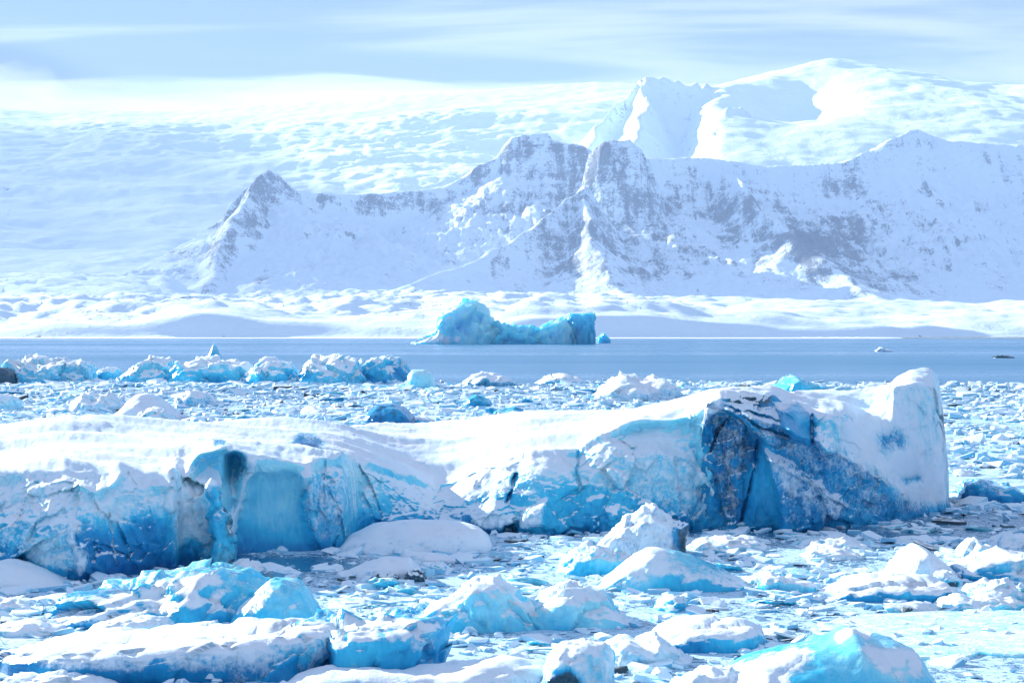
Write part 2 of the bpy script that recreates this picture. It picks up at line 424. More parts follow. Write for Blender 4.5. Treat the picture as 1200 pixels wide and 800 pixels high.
def front_mountain(X, Y):
    wx = X + 26 * fbm2(X * 0.006, Y * 0.006, 3, 3); wy = Y + 40 * fbm2(X * 0.006, Y * 0.006, 3, 4)
    R = [
        ([(182, 352, 4450), (205, 312, 4600), (225, 292, 4700), (258, 262, 4800), (270, 240, 4850), (290, 215, 4900), (308, 197, 4950)], 260, -1.3, 30),
        ([(300, 205, 4950), (308, 197, 4950), (322, 203, 5000), (345, 221, 5050), (362, 226, 5100), (440, 227, 5200), (500, 222, 5250), (545, 207, 5300), (560, 195, 5300),
          (588, 180, 5300), (598, 159, 5300), (636, 155, 5300), (642, 163, 5300), (680, 172, 5250), (700, 181, 5200), (760, 185, 5200),
          (830, 185, 5300), (900, 195, 5400), (985, 190, 5500), (1040, 165, 5500), (1072, 151, 5500), (1110, 165, 5500), (1200, 170, 5500),
          (1350, 160, 5500), (1600, 190, 5500)], 1250, -1.45, 20),
        ([(684, 216, 4850), (682, 224, 4800), (692, 272, 4500), (722, 334, 4150), (745, 372, 3850)], 520, -1.6, 10),
        ([(696, 176, 5050), (708, 166, 5030), (722, 161, 5020), (738, 160, 5020), (750, 170, 5030), (762, 186, 5050)], 170, -1.2, 10),
        ([(682, 222, 4800), (600, 283, 4500), (540, 311, 4300), (460, 340, 4100), (405, 356, 3900)], 420, -1.3, 20),
        ([(308, 197, 4950), (275, 255, 4600), (250, 315, 4300), (236, 356, 3950)], 420, -1.3, 20),
        ([(840, 186, 5300), (885, 243, 4900), (940, 282, 4600), (1000, 330, 4350), (1085, 384, 3850)], 800, -1.6, 10),
    ]
    h, d = tent(wx, wy, R)
    cap = np.interp(X, [(q[0] - 600) * 4850 / F for q in [(60, 0), (150, 0), (182, 0), (205, 0), (225, 0), (258, 0), (270, 0), (290, 0), (308, 0), (330, 0)]],
                    [H + (YH - q) * 4850 / F for q in (392, 372, 352, 312, 292, 262, 240, 215, 196, 60)])
    h = np.minimum(h, cap + 22 * fbm2(Y * 0.008, X * 0.008, 4, 27) * sstep(0, 150, np.abs(Y - 4850)))
    # gullies run down the fall line, benches follow the lava beds
    g = ridge2(X * 0.012, Y * 0.0035, 5, 21) * 26 + ridge2(X * 0.034, Y * 0.009, 4, 22) * 17
    amp = sstep(0, 220, d) * sstep(40, 190, h)
    h = h + (g - 17) * amp + 5 * fbm2(X * 0.03, Y * 0.03, 4, 23) * (0.35 + 0.65 * amp)
    bench = 30.0
    q = h / bench + 0.35 * n2(X * 0.004, Y * 0.004, 29)
    h = h + (sstep(0.25, 0.75, q - np.floor(q)) - (q - np.floor(q))) * bench * 0.12 * sstep(120, 240, h)
    h = h + 11 * ridge2(X * 0.05, Y * 0.014, 3, 24) * sstep(25, 120, d) * sstep(60, 140, h)
    h = h - 70 * (1 - sstep(3660, 3980, Y))
    pxl = X / Y * F + 600; row = YH - (h - H) * F / Y
    s = slope(X, Y, h)
    rock = 0.22 + sstep(0.45, 1.6, s) * (0.46 - 0.30 * sstep(690, 780, pxl) * (1 - sstep(205, 240, row)))
    def blob(px, r, w, v, a):
        return a * np.exp(-((pxl - px) / w) ** 2 - ((row - r) / v) ** 2)
    rock += blob(300, 225, 30, 24, .34) + blob(235, 300, 28, 40, .32) + blob(262, 262, 18, 30, .2) + blob(430, 234, 100, 9, .16)
    rock += blob(600, 180, 60, 24, .34) + blob(725, 176, 34, 20, .5) + blob(690, 250, 50, 40, .42) + blob(640, 290, 70, 34, .22) + blob(690, 322, 80, 30, .30) + blob(1040, 335, 60, 22, .26)
    rock += blob(760, 280, 60, 40, .16) + blob(955, 284, 55, 24, .55) + blob(1000, 312, 50, 20, .25) + blob(1060, 262, 60, 26, .2)
    rock += blob(850, 262, 110, 50, .18) + blob(580, 255, 60, 16, .16) + blob(820, 230, 60, 30, .08) + blob(560, 235, 80, 20, .1)
    rock += 0.30 * fbm2(X * 0.012, Y * 0.006, 3, 33)
    rock -= blob(440, 290, 90, 35, .25) + blob(640, 200, 40, 10, .1) + blob(1150, 240, 60, 40, .15)
    rock = np.minimum(rock, 0.63 + 0.28 * n2(X * 0.02, Y * 0.01, 34)) + blob(955, 284, 46, 17, .34) + blob(302, 215, 16, 14, .15) + blob(600, 176, 46, 14, .12)
    return h, rock
terrain_mesh('mountain', M_MTN, -1750, 2500, 800, 3650, 6300, 350, front_mountain,
             'dark rock mountain under thin snow with a pointed peak and stepped cliffs behind the lagoon')

def back_mountain(X, Y):
    wx = X + 60 * fbm2(X * 0.0025, Y * 0.0025, 3, 43); wy = Y + 90 * fbm2(X * 0.0025, Y * 0.0025, 3, 44)
    R = [([(560, 230, 7200), (640, 200, 7600), (690, 172, 8200), (706, 140, 8600), (716, 124, 8700), (735, 112, 8900), (748, 94, 9000), (756, 87, 9000), (790, 92, 9000), (830, 96, 9050), (860, 98, 9100)], 620, 0.85, 300),
         ([(860, 98, 9100), (905, 88, 9500), (940, 80, 9600), (972, 70, 9800), (990, 70, 9800), (1010, 81, 9800), (1040, 92, 9700), (1120, 95, 9500),
           (1200, 100, 9300), (1400, 112, 9300), (1700, 150, 9300)], 3300, 1.15, 200),
         ([(756, 87, 9000), (752, 125, 8300), (745, 165, 7400), (735, 190, 6600)], 420, 0.9, 300),
         ([(800, 185, 6800), (835, 140, 7600), (852, 121, 8000), (876, 124, 8100), (900, 165, 7500), (930, 185, 7000)], 520, 0.9, 300)]
    h, d = tent(wx, wy, R[:1] + R[2:])
    h2, d2 = tent(wx, wy, R[1:2])
    pxw = X / Y * F + 600
    h2 = h2 - 520 * (1 - sstep(735, 850, pxw + 18 * n2(X * 0.002, Y * 0.002, 57)))
    h2 = h2 - 150 * np.exp(-((pxw - 925) / 62) ** 2 - ((Y - 8550) / 560) ** 2)
    d = np.where(h2 > h, 120.0, d); h = np.maximum(h, h2)
    h = h - 210 * (1 - sstep(6000, 8300, Y))
    amp = sstep(0, 260, d)
    h = h + amp * (ridge2(X * 0.004, Y * 0.0022, 4, 51, 0.42) - .5) * 26 + 8 * fbm2(X * 0.012, Y * 0.012, 4, 52) * amp
    pxl = X / Y * F + 600; row = YH - (h - H) * F / Y
    s = slope(X, Y, h)
    rock = sstep(0.6, 1.5, s) * 0.30
    def blob(px, r, w, v, a): return a * np.exp(-((pxl - px) / w) ** 2 - ((row - r) / v) ** 2)
    rock += blob(722, 130, 18, 26, .22) + blob(735, 178, 30, 14, .25) + blob(1000, 130, 60, 8, .1) - blob(930, 140, 60, 30, .2)
    return h, rock
terrain_mesh('mountain', M_MTN, -600, 5200, 420, 6100, 11200, 260, back_mountain,
             'highest snow covered summit ridge rising behind the rock mountain')

def ice_cap(X, Y):
    prof_D = [3200, 3600, 4500, 5200, 6000, 6700, 7500, 8300, 9000, 9600, 11000, 12500]
    prof_r = [360, 350, 326, 300, 291, 262, 232, 210, 178, 160, 129, 133]
    z0 = np.interp(Y, prof_D, [H + (YH - r) * d / F for r, d in zip(prof_r, prof_D)])
    px = X / Y * F + 600
    zr = H + (YH - np.interp(px, [-300, 0, 60, 200, 400, 550, 700, 900], [120, 128, 134, 131, 120, 108, 97, 100])) * 11000 / F
    z0 = z0 * np.where(Y > 5000, 1 + (zr / (H + (YH - 129) * 11000 / F) - 1) * sstep(5000, 10000, Y), 1)
    wob = fbm2(X * 0.0009, Y * 0.0012, 3, 61)
    z = z0 + 60 * wob * sstep(4000, 6500, Y) * (1 - 0.75 * sstep(9500, 10800, Y))
    # long terraces where the ice steps down
    q = z / 150 + 0.6 * n2(X * 0.0006, Y * 0.0006, 66)
    z = z + (sstep(0.15, 0.85, q - np.floor(q)) - (q - np.floor(q))) * 150 * 0.22 * sstep(4500, 6500, Y) * (1 - sstep(9800, 10800, Y))
    ser = sstep(3300, 3500, Y) * (1 - sstep(3900, 4400, Y))
    z = z + ser * ridge2(X * 0.014, Y * 0.014, 4, 71, 0.6) * 26
    fall = np.exp(-((px - 480) / 170) ** 2) * sstep(6800, 7400, Y) * (1 - sstep(9300, 10200, Y))
    fall += 0.6 * np.exp(-((px - 150) / 160) ** 2) * sstep(8600, 9000, Y) * (1 - sstep(10000, 10800, Y))
    z = z + fall * ridge2(X * 0.007, Y * 0.009, 5, 72) * 42
    z = z + 5.0 * fbm2(X * 0.01, Y * 0.01, 5, 73, 0.6) + 16 * ridge2(X * 0.006 + 0.002 * Y, Y * 0.0045, 5, 74, 0.6) * (0.35 + sstep(-0.15, 0.3, n2(X * 0.0011, Y * 0.0011, 75))) * (1 - 0.6 * sstep(9500, 10800, Y))
    z = z - 260 * sstep(190, 330, px) * (1 - sstep(5700, 6500, Y)) - 60 * (1 - sstep(3200, 3380, Y))
    rock = 0.0 * z
    row = YH - (z - H) * F / Y
    for (bx, br, w, v, a) in [(8, 222, 14, 4, .5), (10, 252, 10, 12, .42), (4, 272, 10, 6, .4), (10, 152, 14, 4, .35), (90, 150, 40, 5, .2), (0, 110, 20, 8, .2)]:
        rock = rock + a * np.exp(-((px - bx) / w) ** 2 - ((row - br) / v) ** 2)
    return z, rock
terrain_mesh('glacier', M_CAP, -5200, 1500, 440, 3200, 12500, 420, ice_cap,
             'broad pale glacier stepping down from the ice cap to the left of the mountain')

def shore(X, Y):
    px = X / Y * F + 600
    ys = 1760 + 40 * n2(X * 0.004, X * 0 + 3.3, 80) + np.interp(px, [0, 600, 800, 1200], [0, 0, 80, 330])
    inl = Y - ys
    z = -3 + (6 + 16 * np.clip(0.5 + 1.1 * fbm2(X * 0.004, Y * 0.004, 3, 86), 0, 1.4)) * sstep(-10, 48, inl) + np.interp(inl, [-200, 0, 300, 900, 2000, 2800], [0, 0, 9, 24, 46, 60])
    mor = ridge2(X * 0.007, Y * 0.009, 4, 81)
    left = 1 - sstep(700, 900, px)
    z = z + sstep(20, 200, inl) * (mor * (10 * left + 6) + 6.0 * fbm2(X * 0.02, Y * 0.02, 5, 82, 0.6) * (0.5 + left))
    def mound(mx, mr, D, w, dp):
        c = at(mx, mr, D); return c[2] * np.exp(-(np.abs((X - c[0]) / (w * D / F)) ** 2.2) - np.abs((Y - D) / dp) ** 2)
    z = np.maximum(z, mound(650, 352, 2350, 95, 330)) if False else z
    m = np.maximum.reduce([mound(540, 347, 2350, 110, 260), mound(660, 356, 2250, 90, 220), mound(440, 358, 2200, 60, 160),
                           mound(300, 361, 2300, 160, 260), mound(60, 360, 2300, 170, 240), mound(740, 372, 2150, 40, 140)])
    z = np.maximum(z, m + 4.0 * fbm2(X * 0.014, Y * 0.014, 4, 83) * sstep(3, 20, m))
    rock = 0.34 * left * sstep(0, 60, inl) + 0.06 + 0.34 * np.exp(-((inl - 6) / 16.0) ** 2)
    rock = rock * (0.75 + 0.8 * n2(X * 0.006, Y * 0.004, 84))
    rock -= 0.25 * sstep(10, 24, m) * sstep(560, 640, px)
    return z, rock
terrain_mesh('snowy_shore', M_SHORE, -1700, 1900, 620, 1650, 4300, 330, shore,
             'low snow covered moraine hills along the far shore of the lagoon')

# ------------------------------------------------------------------ ice sculpting
def poly_sd(px, row, poly):
    """Signed distance in photo pixels, negative inside."""
    P = np.array(poly, float); d = np.full(px.shape, 1e9); ins = np.zeros(px.shape, bool)
    for (x0, y0), (x1, y1) in zip(P, np.roll(P, -1, 0)):
        ex, ey = x1 - x0, y1 - y0
        t = np.clip(((px - x0) * ex + (row - y0) * ey) / (ex * ex + ey * ey + 1e-9), 0, 1)
        d = np.minimum(d, np.hypot(px - x0 - t * ex, row - y0 - t * ey))
        c = ((y0 > row) != (y1 > row)) & (px < (x1 - x0) * (row - y0) / (y1 - y0 + 1e-12) + x0)
        ins ^= c
    return np.where(ins, -d, d)

def line_d(px, row, line):
    P = np.array(line, float); d = np.full(px.shape, 1e9)
    for (x0, y0), (x1, y1) in zip(P[:-1], P[1:]):
        ex, ey = x1 - x0, y1 - y0
        t = np.clip(((px - x0) * ex + (row - y0) * ey) / (ex * ex + ey * ey + 1e-9), 0, 1)
        d = np.minimum(d, np.hypot(px - x0 - t * ex, row - y0 - t * ey))
    return d

def wall_berg(base, brow, setback, crest, topd, px0, px1, nu, nface, ntop, relief, seed, rough=1.0, mat=M_ICE, back=3.0, undercut=0.25, ragged=0, soft=1.0):
    """A berg laid out from waterline, brow and rear edge; the relief strokes push its face in and out in metres."""
    pxs = np.linspace(px0, px1, nu)
    I = lambda c, s=2.0: gsmooth(np.interp(pxs, [q[0] for q in c], [q[1] for q in c]), s)
    b, w, k = I(base), I(brow, 1.3), I(crest)
    w = w + 1.6 * fbm2(pxs * 0.05, pxs * 0 + seed, 2, seed + 2)
    sb, td = I(setback, 4), I(topd, 4)
    Df = H * F / (b - YH)
    Dw = Df + sb; zw = H - (w - YH) * Dw / F
    Dk = Dw + td; zk = H - (k - YH) * Dk / F
    zws = gsmooth(zw, 26 * soft); Dws = gsmooth(Dw, 26 * soft); zk = gsmooth(zk, 14 * soft); Dk = gsmooth(Dk, 30 * soft)
    rows = []; yy = []; zz_ = []; isface = []
    X0 = (pxs - 600) / F
    def add(y, z, f):
        yy.append(y); zz_.append(z); isface.append(np.full(nu, f))
    add(Df + 0.3, np.full(nu, -0.7), 0)
    for i in range(nface):
        t = i / (nface - 1)
        prof = (1 - math.sqrt(max(0.0, 1 - t * t))) * 0.72 + 0.28 * t + undercut * (np.exp(-(t / 0.12) ** 2) * 0.35)
        # round the brow over
        add(Df + sb * prof, -0.12 + (zw + 0.12) * (1 - (1 - t) ** 1.12), 1 - sstep(0.93, 1.0, t))
    for i in range(1, ntop + 1):
        t = i / ntop
        q = sstep(0, 0.22, t); za = zw + (np.maximum(zws, 0.9 * zw) - zw) * q; ya = Dw + (Dws - Dw) * q
        zt = za + (zk - za) * t + 0.12 * np.sin(np.pi * t) * (td / 10)
        add(ya + (Dk - ya) * t, zt, 0)
    for i in range(1, 9):
        t = i / 8
        add(Dk + back * np.sin(t * np.pi / 2), zk + (-0.7 - zk) * (1 - np.cos(t * np.pi / 2)), 0)
    Y = np.array(yy).T; Z = np.array(zz_).T; FC = np.array(isface).T
    X = X0[:, None] * Y
    PX = np.repeat(pxs[:, None], Y.shape[1], 1); ROW = YH + (H - Z) * F / Y
    dy, snow, dirt, tint, smoothm = relief(PX, ROW, Z)
    Y = Y - dy * FC                        # positive = towards the viewer
    endm = sstep(px1 - 3 * ragged, px1, pxs)[:, None] if ragged else 0
    X = (X0[:, None] + endm * ragged * (fbm2(Z * 0.9, Y * 0.3, 4, seed + 30) - 0.25) / F) * Y + 0 * Z
    Y = Y + endm * FC * 0.8
    P = np.stack([X, Y, Z], -1)
    # ends
    fl = (1 - smoothm)
    warp = fbm3(P, 0.5, 3, seed + 20)
    lay = Z * 1.5 + 0.12 * X + 1.6 * warp
    ledge = (lay - np.floor(lay)); ledge = ledge ** 2 - 0.33
    nf = (facet3(P, 0.55, seed) * 0.50 + facet3(P, 1.5, seed + 5) * 0.20 + facet3(P, 4.0, seed + 6) * 0.06) * fl + fbm3(P, 0.45, 3, seed + 9) * 0.42 + fbm3(P, 3.2, 3, seed + 10) * 0.10 * fl
    nf = nf + ledge * 0.16 * fl * sstep(-0.1, 0.25, fbm3(P, 0.35, 2, seed + 21))
    Y = Y - nf * FC * rough
    top = (1 - FC)
    wind = fbm2(X * 0.10 + 0.1 * Y, Y * 0.28, 3, seed + 3) * 0.42 + (1 - np.abs(n2(X * 0.08 + 2, Y * 0.20 - 0.04 * X, seed + 4)) * 2) * 0.22
    wind = wind + 0.10 * (ridge2(X * 0.55 + 0.3 * Y, Y * 0.9, 3, seed + 60) - 0.4) * sstep(-0.2, 0.35, n2(X * 0.12, Y * 0.2, seed + 61)) + 0.03 * fbm2(X * 2.2, Y * 2.6, 3, seed + 62)
    zmask = sstep(0.3, 1.2, Z)
    Z = Z + top * zmask * wind + FC * 0.05 * fbm3(P, 2.0, 3, seed + 7)
    P = np.stack([X, Y, Z], -1)
    return P, snow, dirt, tint

def S(sd, soft): return 1 / (1 + np.exp(np.clip(sd / soft, -30, 30)))

class Paint:
    """Collects relief and cover over the face."""
    def __init__(s, px, row, snow=0.3, dirt=0.0, tint=0.45):
        s.px = px + 2.6 * fbm2(px * 0.06, row * 0.06, 4, 5); s.row = row + 2.6 * fbm2(px * 0.06 + 9, row * 0.06, 4, 6)
        s.dy = np.zeros(px.shape); s.snow = np.full(px.shape, snow); s.dirt = np.full(px.shape, dirt); s.tint = np.full(px.shape, tint); s.sm = np.full(px.shape, 0.0)
    def area(s, poly, soft=3, dy=0, gx=0, gy=0, snow=None, dirt=None, tint=None, sm=None):
        m = S(poly_sd(s.px, s.row, poly), soft); c = np.mean(poly, 0)
        s.dy += m * (dy + gx * (s.px - c[0]) + gy * (s.row - c[1]))
        for k, v in (('snow', snow), ('dirt', dirt), ('tint', tint), ('sm', sm)):
            if v is not None: setattr(s, k, getattr(s, k) * (1 - m) + v * m)
    def line(s, pts, w, dy=0, snow=None, dirt=None, tint=None, sharp=2):
        m = np.exp(-(line_d(s.px, s.row, pts) / (w * (0.75 + 1.1 * np.clip(n2(s.px * 0.09, s.row * 0.09, 3) + 0.15, -0.45, 1)))) ** sharp)
        s.dy += m * dy
        for k, v in (('snow', snow), ('dirt', dirt), ('tint', tint)):
            if v is not None: setattr(s, k, getattr(s, k) * (1 - m) + v * m)
    def out(s): return s.dy, s.snow, s.dirt, s.tint, s.sm

def put(name, P, snow, dirt, tint, mat, parent=None, origin=None):
    V = P.reshape(-1, 3)
    o = V.mean(0) if origin is None else np.array(origin); o = np.array([o[0], o[1], 0.0])
    me = build_mesh(name, V - o, grid_faces(P.shape[0], P.shape[1]), mat, {'snow': snow, 'dirt': dirt, 'tint': tint})
    loc = o if parent is None else o - np.array(parent.location)
    return link(name, me, tuple(loc), parent)

# ---- the long berg across the foreground
def long_berg():
    root = empty('iceberg', tuple(at(500, 630, 58) * np.array([1, 1, 0])))
    tag(root, 'longest snow topped iceberg across the foreground with blue ice walls and dark end block', 'iceberg')
    base = [(-420, 672), (-200, 690), (0, 677), (100, 679), (190, 673), (206, 670), (212, 662), (262, 659), (270, 650), (365, 648), (375, 645), (405, 641), (418, 629), (520, 623), (640, 628), (700, 627), (830, 623), (870, 620)]
    brow = [(-420, 670), (-405, 640), (-370, 606), (-300, 588), (-200, 582), (0, 567), (40, 558), (75, 553), (92, 555), (112, 559), (126, 556), (140, 551), (165, 558), (190, 560), (205, 552), (221, 546), (232, 533), (260, 529), (285, 533), (300, 537), (356, 545), (400, 540), (430, 545), (456, 555), (509, 572), (530, 566), (550, 554), (595, 533), (625, 528), (677, 531), (700, 514), (737, 497), (800, 490), (825, 472), (845, 462), (870, 462)]
    crest = [(-420, 668), (-405, 610), (-370, 560), (-300, 524), (-200, 516), (0, 506), (60, 498), (160, 497), (300, 501), (400, 504), (470, 507), (560, 497), (620, 486), (700, 488), (760, 481), (830, 465), (870, 456)]
    setb = [(-420, 0.5), (-360, 2.4), (-200, 2.4), (150, 2.3), (206, 1.6), (280, 1.0), (360, 1.0), (420, 1.6), (560, 2.8), (700, 3.0), (760, 3.2), (830, 2.2), (870, 1.8)]
    topd = [(-420, 0.6), (-370, 6), (-300, 14), (-200, 17), (0, 17), (150, 15), (300, 13), (500, 11), (620, 10), (700, 7.5), (780, 5), (830, 3.5), (870, 3)]
    def relief(px, row, Z):
        p = Paint(px, row, 0.36, 0.0, 0.62)
        # left lobe: frosted above, bare blue below
        lobe = [(-210, 580), (0, 568), (60, 557), (140, 553), (170, 567), (196, 590), (207, 620), (207, 690), (-210, 700)]
        p.area(lobe, 4, snow=0.70, tint=0.62)
        cx = np.clip((px - 70) / 150, -1.5, 1.0)
        p.dy += S(poly_sd(px, row, lobe), 5) * (0.9 * (1 - cx ** 2) - 0.6)
        p.area([(85, 625), (100, 612), (135, 618), (160, 606), (204, 608), (206, 675), (90, 680), (98, 650)], 7, snow=0.20, tint=0.06)
        p.area([(-20, 632), (20, 640), (40, 660), (70, 668), (60, 690), (-20, 690)], 4, snow=0.10, tint=0.22)
        p.area([(0, 600), (30, 608), (26, 622), (0, 618)], 4, snow=0.25, tint=0.3)
        p.area([(45, 612), (66, 612), (62, 622), (44, 622)], 4, snow=0.2, tint=0.35)
        p.line([(90, 612), (88, 628), (98, 645), (96, 672)], 6, 0.15, snow=0.85)
        p.line([(128, 600), (132, 640), (138, 660)], 1.6, -0.1, snow=0.9)
        p.line([(92, 566), (112, 573), (130, 566), (140, 556)], 5, 0.45, snow=0.15, tint=0.8)
        # snow buttress and hollow beside it
        p.area([(191, 567), (221, 546), (236, 560), (240, 600), (272, 655), (212, 665), (206, 620)], 3, dy=0.25, snow=0.78, tint=0.7)
        p.area([(210, 645), (224, 630), (236, 636), (236, 662), (208, 664)], 2.5, dy=-0.3, snow=0.05, tint=0.35, dirt=0.25)
        p.area([(228, 536), (245, 530), (280, 532), (286, 548), (268, 572), (244, 566), (232, 560)], 3, dy=-1.6, snow=0.04, tint=0.42, sm=0.8)
        p.area([(262, 575), (285, 560), (352, 553), (356, 600), (372, 650), (270, 652)], 4, dy=-0.55, snow=0.06, tint=0.62, sm=1.0)
        p.area([(272, 625), (365, 628), (372, 655), (268, 655)], 9, snow=0.0, tint=0.36, sm=1.0)
        p.line([(297, 540), (284, 570), (276, 600), (272, 625)], 6, 0.55, snow=0.8, tint=0.9)  # narrow ridge, its lit edge put in as white cover
        p.area([(352, 556), (415, 552), (414, 590), (398, 618), (377, 648), (362, 622), (352, 590)], 2.5, dy=0.35, snow=0.56, tint=0.35)
        p.area([(400, 544), (448, 556), (446, 600), (412, 610), (416, 580)], 3, dy=0.2, snow=0.50, tint=0.75)
        p.area([(462, 565), (520, 574), (560, 560), (640, 540), (650, 600), (560, 605), (470, 612), (452, 600)], 9, snow=0.05, tint=0.66, sm=0.8)
        p.area([(430, 600), (560, 596), (560, 630), (420, 630)], 6, snow=0.1, tint=0.28)
        p.area([(556, 552), (600, 534), (676, 533), (690, 560), (640, 570), (580, 568)], 7, snow=0.42, tint=0.8, sm=0.6)
        p.line([(604, 556), (600, 572), (593, 590)], 1.8, -0.4, dirt=0.40, snow=-0.1, tint=0.2)  # crack, cut in and also coloured darker
        p.line([(678, 534), (675, 552), (680, 574)], 1.6, -0.3, snow=0.1, tint=0.45)
        p.area([(552, 602), (580, 592), (600, 604), (640, 588), (640, 612), (600, 626), (560, 628)], 2.5, dy=0.4, snow=0.9)
        p.area([(592, 615), (606, 612), (604, 632), (590, 632)], 1.6, dy=-0.5, snow=0.0, dirt=0.7)  # recess, pushed in and also coloured darker
        p.area([(640, 570), (700, 560), (790, 590), (830, 560), (860, 600), (850, 630), (640, 632)], 8, snow=0.24, tint=0.42)
        p.area([(690, 545), (760, 528), (800, 535), (822, 560), (850, 600), (820, 612), (760, 580), (700, 570)], 6, snow=0.66)
        p.area([(720, 512), (740, 498), (818, 492), (824, 520), (822, 552), (806, 540), (770, 520), (740, 526)], 3.0, dy=-1.0, snow=0.10, tint=0.62, sm=0.5)
        p.area([(755, 520), (800, 520), (812, 545), (770, 540)], 3, dy=0.3, snow=0.62)
        p.line([(806, 524), (822, 552), (845, 590)], 4, 0.2, snow=0.85)
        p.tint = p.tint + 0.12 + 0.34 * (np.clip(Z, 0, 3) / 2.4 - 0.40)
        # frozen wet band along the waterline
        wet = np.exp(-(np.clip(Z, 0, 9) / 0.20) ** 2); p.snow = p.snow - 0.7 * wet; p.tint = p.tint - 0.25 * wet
        p.area([(334, 517), (350, 513), (376, 517), (381, 523), (364, 528), (340, 521)], 2.0, snow=-0.85, tint=0.08, dirt=0.42)  # pits in the snow: only their shade is painted, no dent
        p.area([(249, 521), (258, 518), (266, 521), (264, 526), (252, 526)], 1.5, snow=-0.8, tint=0.2, dirt=0.4)
        return p.out()
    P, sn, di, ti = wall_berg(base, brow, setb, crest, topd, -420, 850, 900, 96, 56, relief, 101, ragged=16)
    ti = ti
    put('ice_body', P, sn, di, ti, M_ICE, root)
    # ---- dark block and snow slab at the end
    base = [(822, 621), (900, 621), (1000, 618), (1050, 612), (1090, 604), (1108, 600), (1112, 598)]
    brow = [(822, 500), (826, 468), (836, 461), (852, 459), (905, 461), (918, 470), (950, 474), (990, 478), (1005, 490), (1030, 486), (1040, 474), (1047, 454), (1070, 444), (1095, 447), (1103, 466), (1107, 500), (1110, 560), (1112, 596)]
    crest = [(822, 490), (830, 460), (852, 456), (905, 458), (930, 464), (1000, 464), (1030, 462), (1044, 458), (1049, 447), (1070, 441), (1095, 444), (1103, 463), (1107, 497), (1110, 558), (1112, 595)]
    setb = [(822, 1.5), (870, 1.6), (960, 3.0), (1040, 2.4), (1112, 1.0)]
    topd = [(822, 2.0), (905, 2.5), (940, 4.5), (1030, 4.5), (1050, 2.6), (1112, 2.0)]
    def relief2(px, row, Z):
        p = Paint(px, row, 0.25, 0.30, 0.35)
        p.area([(820, 455), (848, 458), (850, 480), (832, 490), (820, 500)], 3, dy=0.5, snow=0.85, dirt=0)
        p.area([(850, 456), (906, 458), (902, 476), (852, 478)], 2, dy=0.2, snow=0.12, dirt=0.72)
        p.area([(830, 488), (866, 486), (888, 512), (884, 560), (868, 618), (846, 600), (832, 560)], 3, dy=-0.4, snow=0.44, dirt=0.48, tint=0.22)
        p.area([(852, 478), (880, 480), (930, 495), (1010, 540), (1062, 590), (1050, 612), (1000, 590), (930, 550), (890, 515)], 3, dy=0.75, gy=-0.016, snow=0.44, dirt=0.36, tint=0.32)
        p.area([(868, 622), (872, 560), (890, 528), (902, 540), (914, 580), (916, 622)], 2.0, dy=0.25, gx=0.012, snow=-0.2, dirt=0.32, tint=0.36, sm=0.6)
        p.area([(896, 526), (930, 545), (988, 585), (1000, 622), (916, 622), (912, 578)], 2.0, dy=1.1, gx=-0.014, snow=0.46, dirt=0.28, tint=0.36)
        p.area([(880, 486), (930, 500), (990, 530), (1030, 556), (1000, 552), (940, 530), (900, 508)], 3, snow=0.62)
        p.area([(900, 534), (932, 550), (985, 584), (975, 600), (930, 575), (912, 560)], 3, snow=0.66)
        p.area([(1000, 575), (1060, 588), (1100, 592), (1100, 606), (1040, 612), (1005, 605)], 3, snow=0.55, dirt=0.0)
        p.line([(832, 530), (840, 505), (852, 494)], 1.6, -0.3, snow=-0.1, dirt=0.6, tint=0.15)
        p.line([(846, 500), (850, 540), (858, 590)], 3.0, -0.15, snow=0.62)
        p.line([(866, 496), (868, 530), (864, 560)], 2.5, 0.12, snow=0.6)
        p.line([(888, 515), (884, 550), (873, 588), (867, 618)], 1.4, -0.25, snow=0.05, dirt=0.40, tint=0.15)  # crack edge, also coloured darker
        p.line([(862, 480), (890, 499), (925, 510)], 2.2, -0.3, snow=0.0, dirt=0.45, tint=0.2)
        p.line([(900, 535), (935, 553), (965, 572), (992, 592)], 2.2, 0.25, snow=0.75)
        p.line([(870, 484), (930, 500), (990, 532), (1040, 565)], 2.5, 0.2, snow=0.7)
        p.area([(914, 478), (936, 474), (952, 488), (950, 516), (930, 510), (916, 492)], 2.0, dy=1.5, gx=-0.03, snow=-0.8, dirt=0.2, tint=0.34, sm=0.8)
        p.area([(953, 480), (975, 475), (990, 492), (990, 526), (965, 526), (954, 505)], 2.5, dy=1.4, gx=-0.03, snow=0.50, dirt=0, tint=0.78, sm=0.4)
        p.line([(952, 484), (951, 500), (953, 516)], 1.4, -0.45, snow=-0.2, dirt=0.1, tint=0.25)
        p.area([(985, 492), (1040, 476), (1048, 450), (1112, 440), (1112, 596), (1066, 594), (1040, 560), (1000, 535), (985, 520)], 3, dy=0.0, snow=1.0, dirt=-0.4, tint=0.95, sm=0.9)
        p.area([(1050, 446), (1106, 440), (1112, 480), (1100, 520), (1086, 540), (1070, 500), (1050, 470)], 5, dy=0.25, snow=0.70, dirt=-0.4, tint=0.98, sm=0.5)
        p.area([(1028, 510), (1050, 502), (1064, 510), (1062, 526), (1032, 532)], 3, dy=-0.2, snow=0.52, tint=0.5)
        p.area([(1058, 562), (1078, 558), (1080, 564), (1062, 567)], 1.5, dy=-0.2, snow=0.35, tint=0.4)
        p.area([(1000, 588), (1112, 590), (1112, 612), (1000, 622)], 4, snow=0.48, dirt=0.05, tint=0.3)
        p.snow = p.snow - 0.6 * np.exp(-(np.clip(Z, 0, 9) / 0.2) ** 2)
        return p.out()
    P, sn, di, ti = wall_berg(base, brow, setb, crest, topd, 822, 1112, 300, 130, 24, relief2, 151, rough=0.8, back=2.5, soft=0.22)
    b = put('ice_block', P, sn, di, ti, M_ICE, root)
